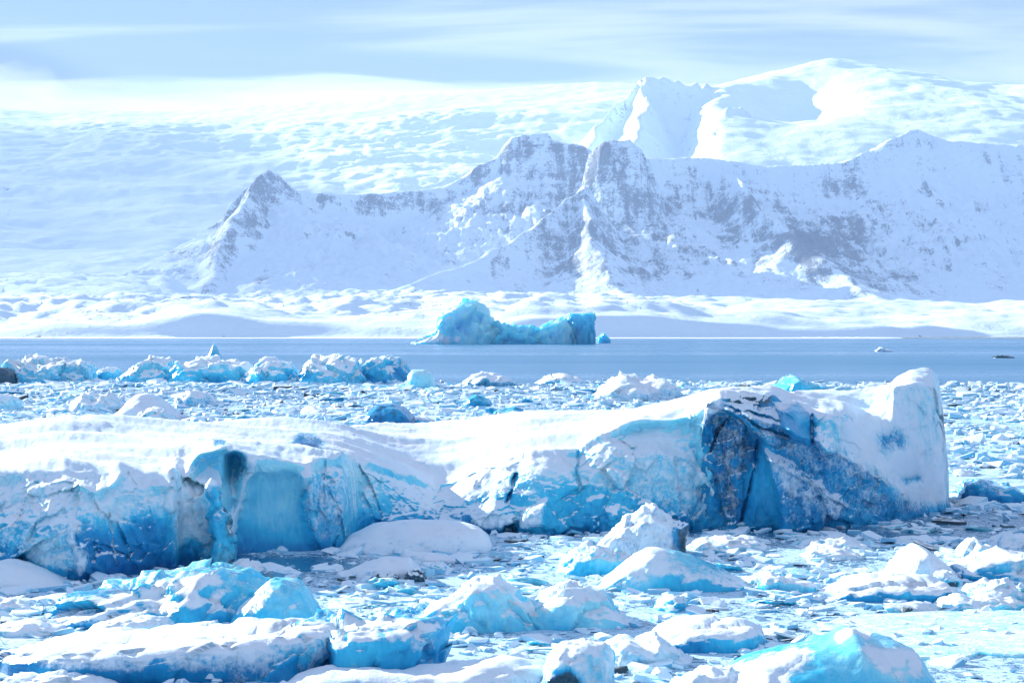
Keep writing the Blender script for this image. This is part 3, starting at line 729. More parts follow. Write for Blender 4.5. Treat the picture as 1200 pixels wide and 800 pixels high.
    b['label'] = 'dark ash streaked ice block beside a smooth snow plastered slab'
    # small melted pillar leaning out of the hollow
    n, m = 60, 36
    u = np.linspace(0, 1, n)[:, None]; a = np.linspace(0, 2 * math.pi, m)[None, :]
    D = 50.7
    cx = np.interp(u, [0, .3, .5, .7, .85, 1], [262, 262, 257, 253, 249, 246]); rr = np.interp(u, [0, .25, .45, .58, .68, .82, .93, 1], [15, 11, 10, 11, 6.5, 9.5, 7.5, 0.2])
    rowc = np.interp(u, [0, 1], [664, 560])
    px = cx + rr * np.cos(a); Yp = D - 0.045 * rr * np.sin(a) + 0.2 * u
    P = np.stack([(px - 600) * D / F, Yp + 0 * px, H - (rowc - YH) * D / F + 0 * px], -1)
    w = np.sin(np.pi * np.clip(u, 0, 1))[..., None]
    nd = 0.16 * facet3(P, 2.6, 7) + 0.16 * fbm3(P, 2.2, 4, 8)
    out = np.stack([np.cos(a) + 0 * u, -np.sin(a) + 0 * u, 0 * a + 0 * u], -1)
    P = P + out * nd[..., None] * w
    sn = np.clip(0.25 + 0.45 * fbm3(P, 2.0, 3, 9) * 2 + 0.5 * sstep(0.75, 1, u), 0, 1)
    put('ice_pillar', P, sn, 0.36 + 0.5 * fbm3(P, 1.6, 3, 10), 0.62 + 0 * P[..., 0], M_ICE, root)
long_berg()

# ---- free standing ice, one object each
def floe(name, label, cat, base, pts, depth, e=2.7, lean=0.5, nu=56, nv=36, snow=0.35, dirt=0.0, tint=0.6, amp=0.07, fac=0.34, fsc=1.0,
         seed=1, group=None, mat=M_ICE, paint=None, D=None):
    """A piece of ice from its outline in the view (column, top row), the row of its waterline and its depth in metres."""
    Df = H * F / (base - YH) if D is None else D
    Dm = Df + depth * 0.5
    x0, x1 = pts[0][0], pts[-1][0]
    u = (1 - np.cos(np.linspace(0, math.pi, nu))) / 2
    pxs = x0 + (x1 - x0) * u
    top = gsmooth(np.interp(pxs, [q[0] for q in pts], [q[1] for q in pts]), 0.9)
    zt = np.maximum(H - (top - YH) * Dm / F, 0.02)
    Xc = (pxs - 600) * Dm / F
    size = max(Xc[-1] - Xc[0], zt.max() * 1.5); hgt = zt.max()
    wd = depth * 0.5 * np.sqrt(np.clip(1 - np.abs(2 * u - 1) ** 3.0, 0, 1)) + 0.01
    a = np.linspace(-0.10, math.pi + 0.10, nv)
    ca, sa = np.cos(a), np.sin(a)
    cy_ = np.sign(ca) * np.abs(ca) ** (2 / e); cz = np.sign(sa) * np.abs(sa) ** (2 / e)
    edge = np.clip(np.minimum(u, 1 - u) * 14, 0, 1)
    Z = zt[:, None] * np.where(cz > 0, cz, 0) + np.where(cz < 0, cz, 0) * 0.8 * hgt * edge[:, None] * 0 + np.where(cz[None, :] <= 0, -0.25 * hgt - 0.05, 0)
    Y = Dm - wd[:, None] * cy_[None, :] + (lean - 0.5) * depth * (Z / hgt)
    X = np.repeat(Xc[:, None], nv, 1)
    P = np.stack([X, Y, Z], -1)
    sc_ = 3.0 / size
    # outward direction
    c = np.array([Xc.mean(), Dm, 0])
    N = (P - c) / np.array([size / 2, depth / 2, max(hgt, 0.05)]) ; N /= np.linalg.norm(N, axis=-1, keepdims=True) + 1e-6
    s0 = min(size, 2.2 * depth, 4 * hgt + 0.3)
    d = fac * s0 * 0.35 * facet3(P, 1.3 * fsc * 2.2 / s0, seed) + fac * s0 * 0.13 * facet3(P, 3.6 * fsc * 2.2 / s0, seed + 3) + amp * s0 * fbm3(P, 1.6 / s0 * 1.4, 4, seed + 6)
    m = sstep(-0.02, 0.25 * hgt, Z)[..., None]
    P = P + N * (d[..., None]) * (0.35 + 0.65 * m) * np.array([0.6, 1, 0.75])
    P[..., 2] = np.where(cz[None, :] <= 0, -0.25 * hgt - 0.05, P[..., 2])
    px = P[..., 0] / P[..., 1] * F + 600; row = YH + (H - P[..., 2]) * F / P[..., 1]
    p = Paint(px, row, snow, dirt, tint)
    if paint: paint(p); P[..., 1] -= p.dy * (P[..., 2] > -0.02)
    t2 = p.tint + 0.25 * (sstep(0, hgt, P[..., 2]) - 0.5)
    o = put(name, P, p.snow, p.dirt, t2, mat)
    return tag(o, label, cat, group)

# far iceberg on the open water
def far_berg():
    Df = H * F / (403.2 - YH)
    kw = dict(mat=M_ICE_FAR, D=Df)
    root = empty('iceberg', (at(590, 403, Df)[0], Df + 12, 0))
    tag(root, 'bright turquoise iceberg floating alone on open water before the far shore', 'iceberg')
    parts = []
    parts.append(floe('ice_tower', None, None, 403, [(482, 402), (498, 396), (512, 388), (516, 372), (524, 362), (536, 356), (546, 353), (560, 354), (568, 364), (578, 378), (590, 392), (600, 402)], 26, 2.6, 0.55, 90, 50, -0.9, 0, 0.84, 0.05, 0.3, 1.5, 301,
        paint=lambda p: (p.area([(480, 404), (510, 388), (545, 392), (540, 404)], 2, snow=0.95), p.area([(510, 375), (520, 360), (535, 354), (528, 380)], 3, snow=0.45, tint=0.9)), **kw))  # sunlit left slope painted in as white cover and paler tint
    parts.append(floe('ice_ridge', None, None, 403, [(530, 402), (548, 394), (565, 388), (582, 380), (598, 384), (612, 388), (630, 390), (650, 392), (668, 396), (680, 402)], 22, 2.4, 0.5, 90, 44, -0.9, 0, 0.62, 0.05, 0.42, 1.6, 302,
        paint=lambda p: (p.line([(520, 402), (548, 396), (566, 388), (584, 380)], 3.0, snow=0.95), p.area([(540, 404), (545, 396), (560, 392), (562, 404)], 2, snow=0.4)), **kw))  # white line carries the painted sunlight up the ridge
    parts.append(floe('ice_shoulder', None, None, 403, [(606, 402), (622, 392), (636, 383), (650, 377), (662, 374), (676, 372), (688, 376), (692, 402)], 24, 3.0, 0.5, 70, 44, -0.6, 0, 0.80, 0.05, 0.38, 1.6, 303, **kw))
    parts.append(floe('ice_block', None, None, 403, [(662, 400), (664, 372), (668, 368), (690, 367), (699, 367), (700, 375), (697, 402)], 24, 4.5, 0.45, 60, 44, -1.0, 0, 0.50, 0.04, 0.3, 1.6, 304, **kw))  # deeper tint puts the shaded right side into the colour
    for o in parts:
        for k in ('label', 'category', 'group'):
            if k in o: del o[k]
        o.parent = root; o.location = o.location - root.location
far_berg()

PIECES = [
    # name, label, category, base row, outline, depth, options
    ('iceberg', 'dark block of dirty ice on the outer pack edge at far left', 'iceberg', 450, [(-14, 448), (-8, 434), (4, 431), (14, 435), (19, 449)], 6, dict(snow=-0.8, dirt=0.75, tint=0.1)),
    ('iceberg', 'broad lumpy snow covered berg on the outer pack edge beside the dark block', 'iceberg', 449, [(8, 448), (18, 432), (34, 421), (42, 418), (60, 422), (78, 420), (92, 423), (106, 433), (113, 448)], 14, dict(nv=48, nu=80, amp=0.08, e=2.3, fsc=1.15, snow=0.45, tint=0.7, fac=0.4)),
    ('iceberg', 'small teal ice lump just right of the broad lumpy snow berg', 'iceberg', 446, [(113, 445), (118, 434), (128, 430), (138, 432), (143, 445)], 6, dict(snow=0.2, tint=0.6)),
    ('iceberg', 'white crumbled ice heap between the teal lump and the cone tipped berg', 'iceberg', 448, [(138, 447), (150, 438), (165, 428), (178, 418), (188, 420), (200, 424), (212, 447)], 12, dict(nv=48, nu=80, amp=0.08, e=2.3, fsc=1.15, snow=0.4, tint=0.7, fac=0.4)),
    ('ice_cone', 'smooth cyan ice cone standing up at the outer pack edge', 'ice', 430, [(238, 429), (244, 416), (249, 405), (251, 402), (254, 406), (259, 417), (265, 429)], 5, dict(snow=-0.5, tint=0.75, fac=0.03, amp=0.02, e=1.5)),
    ('iceberg', 'pale blue berg with a cyan hollow in its base, below the ice cone', 'iceberg', 449, [(196, 448), (210, 430), (226, 424), (246, 424), (268, 423), (290, 426), (306, 448)], 12, dict(nv=48, nu=80, amp=0.08, e=2.3, fsc=1.15, snow=0.12, tint=0.75, fac=0.4, paint=lambda p: p.area([(230, 446), (246, 436), (262, 436), (270, 444), (250, 452)], 2, snow=0.0, tint=0.5))),
    ('iceberg', 'wedge shaped blue berg leaning right of the cyan hollow', 'iceberg', 450, [(278, 449), (292, 438), (308, 426), (322, 422), (340, 428), (356, 440), (362, 449)], 12, dict(nv=48, nu=80, amp=0.08, e=2.3, fsc=1.15, snow=0.1, tint=0.65, fac=0.4)),
    ('iceberg', 'white berg with blue notch in the middle of the outer ice row', 'iceberg', 451, [(346, 450), (358, 430), (368, 420), (384, 424), (400, 421), (418, 424), (432, 450)], 14, dict(nv=48, nu=80, amp=0.08, e=2.3, fsc=1.15, snow=0.4, tint=0.7, fac=0.4, paint=lambda p: p.area([(346, 428), (358, 428), (362, 442), (350, 440)], 2, snow=0, tint=0.25))),
    ('iceberg', 'round berg with swirled blue layers at the end of the outer ice row', 'iceberg', 449, [(412, 448), (420, 430), (436, 420), (452, 418), (468, 420), (480, 432), (484, 448)], 10, dict(nv=48, nu=80, amp=0.08, e=2.3, fsc=1.15, snow=-0.25, tint=0.55, fac=0.4, paint=lambda p: (p.area([(455, 425), (470, 432), (478, 446), (458, 442)], 2, snow=0.05, tint=0.2), p.line([(440, 424), (452, 430), (466, 446)], 1.5, 0, snow=0.8)))),
    ('iceberg', 'smooth pale cyan ice cube off the end of the outer ice row', 'iceberg', 456, [(476, 455), (478, 438), (484, 433), (498, 433), (507, 437), (511, 455)], 6, dict(snow=-0.4, tint=0.95, e=3.2, fac=0.05, amp=0.03)),
    ('growler', 'dark glassy domed growler in the pack behind the snow plateau', 'ice', 499, [(424, 498), (432, 482), (446, 474), (460, 472), (474, 478), (486, 492), (492, 498)], 6, dict(snow=-0.7, dirt=0.42, tint=0.25, fac=0.12)),
    ('growler', 'flat dark trailing end of ice beside the dark glassy dome', 'ice', 498, [(478, 497), (488, 490), (500, 489), (512, 493), (518, 497)], 4, dict(snow=0.15, dirt=0.6, tint=0.2)),
    ('growler', 'small grey green growler in the open pack below the far iceberg', 'ice', 477, [(542, 476), (550, 466), (560, 463), (570, 468), (580, 476)], 5, dict(snow=-0.6, dirt=0.35, tint=0.45)),
    ('snow_mound', 'peaked white snow mound on the pack left of centre, behind the long berg', 'ice mound', 492, [(134, 491), (146, 478), (160, 462), (172, 459), (186, 466), (204, 482), (216, 491)], 11, dict(snow=0.85, e=1.6, fac=0.12)),
    ('snow_mound', 'blue shaded low dome in front of the peaked white snow mound', 'ice mound', 494, [(156, 493), (168, 482), (182, 479), (196, 484), (206, 493)], 5, dict(snow=0.45, tint=0.9)),
    ('snow_mound', 'jagged white snow lumps left of the peaked white snow mound', 'ice mound', 484, [(84, 483), (92, 470), (104, 462), (116, 466), (128, 461), (142, 472), (148, 483)], 8, dict(snow=0.7, fac=0.35)),
    ('snow_mound', 'pale rounded ice lump at the picture edge, in the pack behind the long berg', 'ice mound', 482, [(-16, 481), (-8, 464), (4, 461), (14, 468), (20, 481)], 7, dict(snow=0.5, tint=0.9)),
    ('snow_mound', 'white lumps of ice piled right of the peaked snow mound', 'ice mound', 476, [(206, 475), (214, 462), (228, 456), (244, 462), (256, 475)], 7, dict(snow=0.62, fac=0.3)),
    ('snow_mound', 'low broken ice heap at the pack edge below the far iceberg, left of its middle', 'ice mound', 452, [(540, 451), (552, 441), (566, 437), (580, 440), (596, 444), (606, 451)], 10, dict(snow=0.5, fac=0.35)),
    ('snow_mound', 'low blue ridged ice heap at the pack edge below the turquoise block', 'ice mound', 450, [(626, 449), (642, 442), (660, 438), (674, 443), (684, 449)], 10, dict(snow=0.4, tint=0.75, fac=0.35)),
    ('snow_mound', 'wide broken snow heap behind the highest part of the snow plateau', 'ice mound', 470, [(690, 469), (704, 456), (720, 447), (736, 444), (752, 449), (768, 443), (784, 452), (800, 469)], 16, dict(snow=0.72, fac=0.35)),
    ('iceberg', 'blue topped berg peeking over the dark block end of the long berg', 'iceberg', 464, [(902, 463), (914, 455), (922, 444), (930, 440), (940, 446), (958, 453), (968, 463)], 12, dict(snow=-0.5, tint=0.6)),
    ('iceberg', 'low deep blue berg in the water right of the long berg', 'iceberg', 591, [(1124, 590), (1134, 570), (1148, 564), (1166, 566), (1180, 568), (1192, 574), (1204, 590)], 3.2, dict(snow=-0.4, tint=0.3, e=3)),
    ('iceberg', 'tiny white berg alone on the open water, right half', 'iceberg', 412, [(1026, 411.5), (1031, 407), (1036, 408.5), (1046, 411.5)], 7, dict(snow=0.7)),
    ('iceberg', 'tiny dark berg alone on the open water near the right edge', 'iceberg', 419.5, [(1162, 419), (1170, 416), (1180, 416.5), (1188, 419)], 6, dict(snow=-0.9, dirt=0.8, tint=0.1)),
    ('iceberg', 'small blue chunk floating beside the turquoise iceberg', 'iceberg', 402, [(699, 401.5), (702, 394), (706, 390), (709, 391), (713, 396), (716, 401.5)], 12, dict(fac=0.4, e=3.5, snow=-0.5, tint=0.5, mat=None)),
    # ---- foreground
    ('snow_mound', 'smooth snow drift below the left wall of the long berg, cut by the picture edge', 'ice mound', 692, [(-40, 688), (-10, 660), (10, 655), (40, 664), (66, 676), (84, 689)], 2.6, dict(snow=0.9, fac=0.06, e=2.0)),
    ('snow_mound', 'smooth snow covered slab lying against the middle of the long berg', 'ice mound', 650, [(392, 648), (408, 630), (440, 618), (480, 611), (520, 612), (560, 618), (574, 630), (578, 646)], 3.2, dict(snow=0.95, fac=0.05, e=2.6, lean=0.6)),
    ('ice_floe', 'low blue white floe at the foot of the blue hollow wall', 'ice floe', 674, [(258, 672), (272, 662), (286, 656), (304, 662), (314, 672)], 1.3, dict(snow=0.5, tint=0.8)),
    ('ice_slab', 'tilted white snow slab with shaded end painted dark rising in front of the long berg', 'ice slab', 654, [(700, 652), (708, 636), (716, 624), (736, 606), (756, 592), (768, 591), (778, 602), (790, 612), (806, 614), (810, 632), (806, 652)], 2.4, dict(snow=0.85, tint=0.4, fac=0.4, e=2.6, nu=80, nv=44, paint=lambda p: p.area([(790, 618), (812, 612), (816, 650), (794, 650)], 2.5, snow=0.0, dirt=0.7, tint=0.2))),  # right end's shade painted in as a dark patch
    ('ice_lump', 'small glassy teal lump left of the smooth cyan berg', 'ice', 675, [(650, 673), (660, 655), (676, 644), (700, 641), (722, 646), (738, 656), (746, 673)], 2.0, dict(snow=-0.2, tint=0.65, nu=70, nv=40)),
    ('iceberg', 'smooth rounded cyan berg below the tilted white slab', 'iceberg', 694, [(692, 692), (712, 672), (735, 652), (760, 641), (790, 645), (830, 660), (872, 678), (884, 691)], 2.6, dict(snow=-0.7, tint=0.72, fac=0.06, amp=0.06, e=2.0, nu=90, nv=50, paint=lambda p: (p.area([(690, 694), (735, 650), (775, 640), (782, 668), (760, 694)], 5, snow=0.72, tint=0.9), p.area([(790, 668), (880, 676), (880, 694), (780, 694)], 6, snow=0.1, tint=0.5)))),
    ('ice_floe', 'low white floe just right of the smooth cyan berg', 'ice floe', 690, [(862, 688), (878, 676), (896, 672), (914, 678), (922, 688)], 1.4, dict(snow=0.6, tint=0.8)),
    ('iceberg', 'wavy melt sculpted glassy ice with streaks of snow, lower left', 'iceberg', 737, [(52, 728), (80, 708), (120, 690), (170, 678), (220, 668), (246, 661), (262, 668), (290, 680), (310, 700), (316, 732)], 4.2, dict(snow=-0.45, tint=0.55, fac=0.34, amp=0.16, e=1.9, nu=110, nv=64, lean=0.62, paint=lambda p: (p.area([(185, 690), (215, 682), (265, 690), (262, 712), (230, 722), (170, 720)], 4, snow=0.02, tint=0.5), p.line([(60, 725), (120, 705), (200, 690), (255, 678)], 5, 0, snow=0.85), p.area([(60, 715), (150, 712), (170, 735), (80, 735)], 4, snow=0.8)))),
    ('iceberg', 'domed glassy green blue ice chunk beside the wavy ice, lower left', 'iceberg', 742, [(262, 740), (280, 712), (300, 694), (316, 680), (334, 676), (352, 680), (362, 696), (376, 718), (386, 740)], 2.4, dict(snow=-0.6, tint=0.66, fac=0.16, e=2.0, nu=90, nv=50, paint=lambda p: (p.line([(318, 740), (335, 716), (352, 704)], 2.0, 0, snow=0.8), p.area([(262, 742), (290, 706), (312, 690), (306, 720), (290, 742)], 4, snow=0.55), p.line([(296, 700), (316, 681)], 2.5, dirt=0.7, snow=0)))),
    ('ice_floe', 'low rounded white floe above the long bottom slab', 'ice floe', 752, [(94, 750), (110, 734), (140, 726), (170, 723), (196, 728), (212, 746)], 1.5, dict(snow=0.62, tint=0.8)),
    ('ice_slab', 'long flat snow topped ice slab at the bottom left', 'ice slab', 800, [(0, 782), (10, 762), (60, 752), (140, 747), (220, 740), (300, 735), (380, 731), (396, 738), (402, 770), (404, 796)], 3.6, dict(lean=0.45, snow=0.55, tint=0.4, fac=0.16, amp=0.03, e=4.6, nu=110, nv=60, paint=lambda p: (p.area([(0, 780), (60, 786), (140, 790), (260, 789), (260, 815), (0, 815)], 3, snow=-0.3, dirt=0.15, tint=0.42), p.area([(10, 758), (300, 738), (340, 760), (250, 786), (60, 783)], 4, snow=0.8), p.area([(170, 782), (190, 770), (196, 785), (176, 800)], 2, snow=0.05, tint=0.35)))),
    ('iceberg', 'carved blue ice block with a dark hollow at the end of the long bottom slab', 'iceberg', 800, [(262, 798), (300, 772), (330, 752), (352, 738), (375, 731), (400, 729), (450, 729), (500, 731), (520, 740), (528, 756), (524, 790)], 2.8, dict(amp=0.06, lean=0.5, snow=-0.5, tint=0.36, fac=0.42, e=3.4, nu=120, nv=64, paint=lambda p: (p.area([(345, 810), (350, 764), (362, 746), (384, 740), (388, 800)], 3, dy=-0.7, snow=-0.6, dirt=0.5, tint=0.2), p.line([(285, 800), (330, 768), (356, 745)], 9, 0, snow=0.45, tint=0.65), p.area([(470, 738), (512, 738), (514, 764), (478, 768)], 3, snow=0.72), p.area([(395, 740), (440, 738), (436, 800), (404, 800)], 4, snow=0.35, tint=0.5), p.line([(450, 735), (470, 770)], 3, snow=0.6), p.line([(360, 733), (440, 729), (520, 735)], 3.2, snow=0.9)))),  # hollow is cut in, and its shade painted over it too
    ('snow_mound', 'white snow hump along the bottom edge below the carved blue block', 'ice mound', 818, [(320, 815), (345, 792), (380, 784), (430, 786), (480, 788), (530, 780), (590, 772), (640, 780), (660, 800), (670, 815)], 2.2, dict(snow=0.85, fac=0.14)),
    ('ice_boulder', 'rounded snow dusted ice boulder with a painted dark hollow at the bottom edge', 'ice', 822, [(612, 818), (634, 790), (644, 768), (658, 754), (684, 750), (708, 752), (720, 770), (722, 800), (718, 818)], 1.9, dict(snow=0.60, tint=0.7, fac=0.16, e=2.6, nu=80, nv=50, paint=lambda p: p.area([(628, 822), (646, 792), (668, 784), (682, 800), (676, 822)], 2.5, snow=0.02, dirt=0.9, tint=0.05))),  # shade of a hollow painted as a dark patch, no dent
    ('iceberg', 'large smooth cyan berg with its sunlit flank painted white at the bottom right', 'iceberg', 836, [(826, 832), (850, 792), (890, 772), (940, 756), (975, 748), (1000, 735), (1014, 744), (1050, 752), (1076, 764), (1090, 790), (1100, 832)], 3.2, dict(snow=-0.8, tint=0.68, fac=0.07, amp=0.05, e=2.2, nu=120, nv=64, lean=0.6, paint=lambda p: (p.area([(826, 836), (850, 788), (930, 762), (950, 768), (920, 790), (930, 836)], 6, snow=0.75), p.area([(1016, 760), (1070, 764), (1086, 790), (1060, 800), (1034, 790)], 5, snow=0.6, tint=0.9), p.line([(985, 744), (1006, 736), (1016, 744)], 5, snow=0.6, tint=0.95)))),  # sunlight on the left flank painted in as white cover
    ('snow_mound', 'white ice hump cut by the bottom edge beside the large cyan berg', 'ice mound', 826, [(772, 822), (800, 796), (834, 782), (856, 786), (872, 800), (880, 822)], 1.5, dict(snow=0.85)),
    ('ice_lump', 'jumbled pale ice heap left of the low frosted dome, middle foreground', 'ice', 742, [(484, 740), (500, 718), (516, 704), (532, 702), (552, 684), (580, 678), (600, 694), (622, 716), (640, 740)], 3.0, dict(snow=0.0, tint=0.8, fac=0.34, nu=80, nv=50)),
    ('ice_lump', 'low frosted dome of pale ice below the small glassy teal lump', 'ice', 738, [(604, 736), (622, 712), (640, 694), (664, 686), (690, 694), (706, 698), (734, 724), (746, 736)], 2.4, dict(snow=-0.1, tint=0.88, fac=0.28, nu=80, nv=50)),
    ('ice_slab', 'flat white slab with a teal melted edge, right of the bottom boulder', 'ice slab', 765, [(754, 760), (772, 742), (800, 732), (840, 727), (876, 728), (894, 740), (900, 762)], 2.4, dict(snow=0.2, tint=0.5, fac=0.18, e=3.0, paint=lambda p: p.area([(774, 752), (832, 748), (834, 762), (776, 764)], 2.5, snow=0.05, tint=0.35))),
    ('ice_lump', 'three melting white lumps in one floe left of the flat slab with teal edge', 'ice', 782, [(700, 780), (716, 756), (736, 746), (752, 752), (770, 744), (796, 764), (812, 780)], 1.8, dict(snow=0.72, fac=0.36)),
    ('snow_mound', 'white snow mound in the right foreground below the low deep blue berg', 'ice mound', 684, [(1036, 682), (1050, 664), (1062, 646), (1078, 639), (1094, 648), (1112, 666), (1128, 682)], 2.8, dict(snow=0.85, fac=0.12)),
    ('ice_boulder', 'white ice boulder with a dark underside near the right edge', 'ice', 690, [(1092, 688), (1096, 672), (1108, 667), (1120, 672), (1128, 686)], 0.9, dict(snow=0.7, e=2.6, paint=lambda p: p.area([(1092, 681), (1124, 682), (1124, 694), (1092, 694)], 1.2, snow=0.0, dirt=0.9))),  # lower strip coloured darker
    ('ice_slab', 'thick white slab with teal underside at the right edge', 'ice slab', 684, [(1104, 682), (1116, 664), (1140, 656), (1175, 650), (1210, 652), (1240, 664), (1250, 682)], 3.0, dict(snow=0.6, tint=0.55, e=3.0, paint=lambda p: p.area([(1118, 672), (1180, 670), (1182, 684), (1118, 684)], 2, snow=0.0, tint=0.42))),
    ('ice_slab', 'rounded white slab below the thick slab with teal underside', 'ice slab', 704, [(1126, 702), (1136, 688), (1160, 680), (1182, 681), (1196, 694), (1204, 702)], 1.8, dict(snow=0.6, tint=0.7)),
    ('ice_slab', 'flat broad white slab with a jagged teal front, right of centre foreground', 'ice slab', 706, [(960, 700), (985, 686), (1020, 676), (1060, 676), (1100, 680), (1120, 694), (1128, 702)], 3.0, dict(snow=0.2, tint=0.45, e=3.0, fac=0.25)),
    ('ice_lump', 'pale cracked green ice lump near the right edge above the smooth flat sheet', 'ice', 716, [(1096, 715), (1106, 702), (1124, 697), (1140, 704), (1156, 698), (1180, 698), (1196, 706), (1206, 715)], 1.6, dict(snow=0.0, tint=0.8, fac=0.32)),
    ('snow_mound', 'white lumps topmost in the right foreground, close to the picture edge', 'ice mound', 660, [(1122, 658), (1134, 636), (1142, 628), (1156, 640), (1176, 644), (1184, 658)], 2.0, dict(snow=0.75, fac=0.25)),
    ('snow_mound', 'white snow lump cut by the right picture edge above the thick slab', 'ice mound', 648, [(1160, 647), (1172, 630), (1186, 624), (1204, 628), (1226, 647)], 2.4, dict(snow=0.75)),
    ('ice_floe', 'cyan edged block of ice between the cyan berg and the broad white slab', 'ice floe', 694, [(884, 692), (892, 676), (906, 672), (916, 676), (954, 684), (960, 692)], 1.6, dict(snow=0.35, tint=0.75, e=3.2)),
    ('ice_floe', 'long flat white floe right of the tilted slab, below the long berg', 'ice floe', 646, [(800, 645), (816, 634), (850, 630), (886, 631), (902, 644)], 2.0, dict(snow=0.65)),
    ('ice_floe', 'flat white floe below the diagonal dark wedges of the long berg', 'ice floe', 645, [(930, 644), (950, 633), (985, 628), (1010, 636), (1022, 644)], 2.2, dict(snow=0.7)),
    ('ice_floe', 'white floe with raised middle under the snow plastered slab end', 'ice floe', 656, [(938, 655), (952, 645), (976, 642), (1000, 646), (1010, 655)], 1.8, dict(snow=0.75)),
    ('ice_lump', 'black dirt covered ice fragments in front of the smooth snow slab', 'ice', 682, [(436, 681), (444, 671), (452, 669), (462, 673), (470, 681)], 0.7, dict(snow=0.1, dirt=0.9, tint=0.1)),
    ('ice_lump', 'black and white ice fragment right of the other dirt covered fragments', 'ice', 682, [(472, 681), (480, 668), (488, 664), (496, 671), (502, 681)], 0.8, dict(snow=0.35, dirt=0.8, tint=0.1)),
    ('ice_lump', 'small frosty chunk with grey side above the black dirt covered fragments', 'ice', 672, [(500, 671), (506, 660), (514, 657), (522, 663), (526, 671)], 0.9, dict(snow=0.5, dirt=0.3)),
    ('snow_mound', 'low pale snow floe in front of the smooth snow covered slab', 'ice mound', 678, [(396, 676), (420, 662), (450, 654), (480, 656), (494, 668), (500, 676)], 2.2, dict(snow=0.8, fac=0.08)),
    ('ice_floe', 'thin snow plate tipped against the smooth snow covered slab', 'ice floe', 660, [(464, 658), (474, 644), (490, 646), (520, 650), (540, 658)], 1.4, dict(snow=0.85, fac=0.1)),
    ('ice_floe', 'flat pale floes stacked at the left edge below the snow drift', 'ice floe', 716, [(-30, 714), (-10, 704), (20, 702), (36, 708), (44, 714)], 1.6, dict(snow=0.7)),
    ('ice_floe', 'pale flat floe at the left edge above the long bottom slab', 'ice floe', 746, [(-30, 744), (0, 732), (40, 728), (72, 736), (84, 744)], 1.8, dict(snow=0.72, tint=0.85)),
    ('ice_floe', 'low white floe on the bottom edge below the long slab, far left', 'ice floe', 812, [(-20, 808), (10, 796), (50, 790), (100, 792), (130, 800), (140, 810)], 1.2, dict(snow=0.8)),
]
for i, (nm, lb, ct, base, pts, dep, kw) in enumerate(PIECES):
    kw = dict(kw); kw.setdefault('seed', 400 + i * 13)
    if 'mat' in kw: kw['mat'] = M_ICE_FAR
    floe(nm, lb, ct, base, pts, dep, **kw)

# thin smooth sheet, lower right
def flat_sheet():
    out = [(950, 738), (985, 727), (1030, 721), (1100, 718), (1180, 718), (1290, 719), (1330, 740), (1300, 772), (1200, 770), (1150, 768), (1100, 776), (1060, 770), (1010, 762), (975, 752)]
    pts = []
    for (a, b), (c, d) in zip(out, out[1:] + out[:1]):
        for t in (0, .33, .66): pts.append((a + (c - a) * t, b + (d - b) * t))
    P = []
    for i, (px, row) in enumerate(pts):
        D = H * F / (row - YH); p = at(px, row, D)
        P.append((p[0] + 0.08 * math.sin(i * 2.1), p[1] + 0.12 * math.sin(i * 1.7), 0))
    P = np.array(P); c = P.mean(0)
    V = [c + np.array([0, 0, 0.09])]; n = len(P); rings = [(0.5, 0.085), (0.9, 0.07), (0.985, 0.055), (1.0, 0.03), (1.0, -0.08)]
    fac = []
    for s, z in rings:
        for p in P: V.append(c + (p - c) * s + np.array([0, 0, z]))
    V = np.array(V)
    for i in range(n): fac.append((0, 1 + i, 1 + (i + 1) % n, 1 + (i + 1) % n))
    bm_f = []
    for r in range(len(rings) - 1):
        for i in range(n):
            a = 1 + r * n + i; b = 1 + r * n + (i + 1) % n
            bm_f.append((a, a + n, b + n, b))
    me = bpy.data.meshes.new('ice_sheet')
    me.from_pydata([tuple(v - c) for v in V], [], [(0, 1 + i, 1 + (i + 1) % n) for i in range(n)] + bm_f)
    for an, v in (('snow', -0.32), ('dirt', 0.0), ('tint', 1.0)):
        at_ = me.attributes.new(an, 'FLOAT', 'POINT'); at_.data.foreach_set('value', np.full(len(me.vertices), v, np.float32))
    me.materials.append(M_ICE)
    bm = bmesh.new(); bm.from_mesh(me); bmesh.ops.recalc_face_normals(bm, faces=bm.faces); bm.to_mesh(me); bm.free()
    tag(link('ice_sheet', me, tuple(c)), 'smooth flat pale ice sheet at the right, above the large cyan berg', 'ice sheet')
flat_sheet()

# ------------------------------------------------------------------ drift ice
rng = np.random.default_rng(12)
def hull(points):
    bm = bmesh.new()
    for p in points: bm.verts.new(p)
    r = bmesh.ops.convex_hull(bm, input=bm.verts)
    bmesh.ops.delete(bm, geom=[g for g in r['geom_interior'] if isinstance(g, bmesh.types.BMVert)], context='VERTS')
    bmesh.ops.triangulate(bm, faces=bm.faces)
    bmesh.ops.recalc_face_normals(bm, faces=bm.faces)
    bm.verts.index_update()
    V = np.array([v.co[:] for v in bm.verts]); Fc = np.array([[v.index for v in f.verts] for f in bm.faces]); bm.free()
    return V, Fc

def proto_lump():
    n = 15; d = rng.normal(size=(n, 3)); d /= np.linalg.norm(d, axis=1)[:, None]
    d *= rng.uniform(0.75, 1.1, (n, 1)); d[:, 2] = np.where(d[:, 2] < 0, d[:, 2] * 0.4, d[:, 2] * 0.75)
    return hull(d)
def proto_plate():
    n = 8; a = np.sort(rng.uniform(0, 2 * np.pi, n)); r = rng.uniform(0.65, 1.1, n)
    top = np.stack([np.cos(a) * r * 0.92, np.sin(a) * r * 0.92, 0.16 + 0.05 * rng.normal(size=n)], 1)
    bot = np.stack([np.cos(a) * r, np.sin(a) * r, np.full(n, -0.14)], 1)
    return hull(np.concatenate([top, bot]))
LUMPS = [proto_lump() for _ in range(10)]; PLATES = [proto_plate() for _ in range(10)]

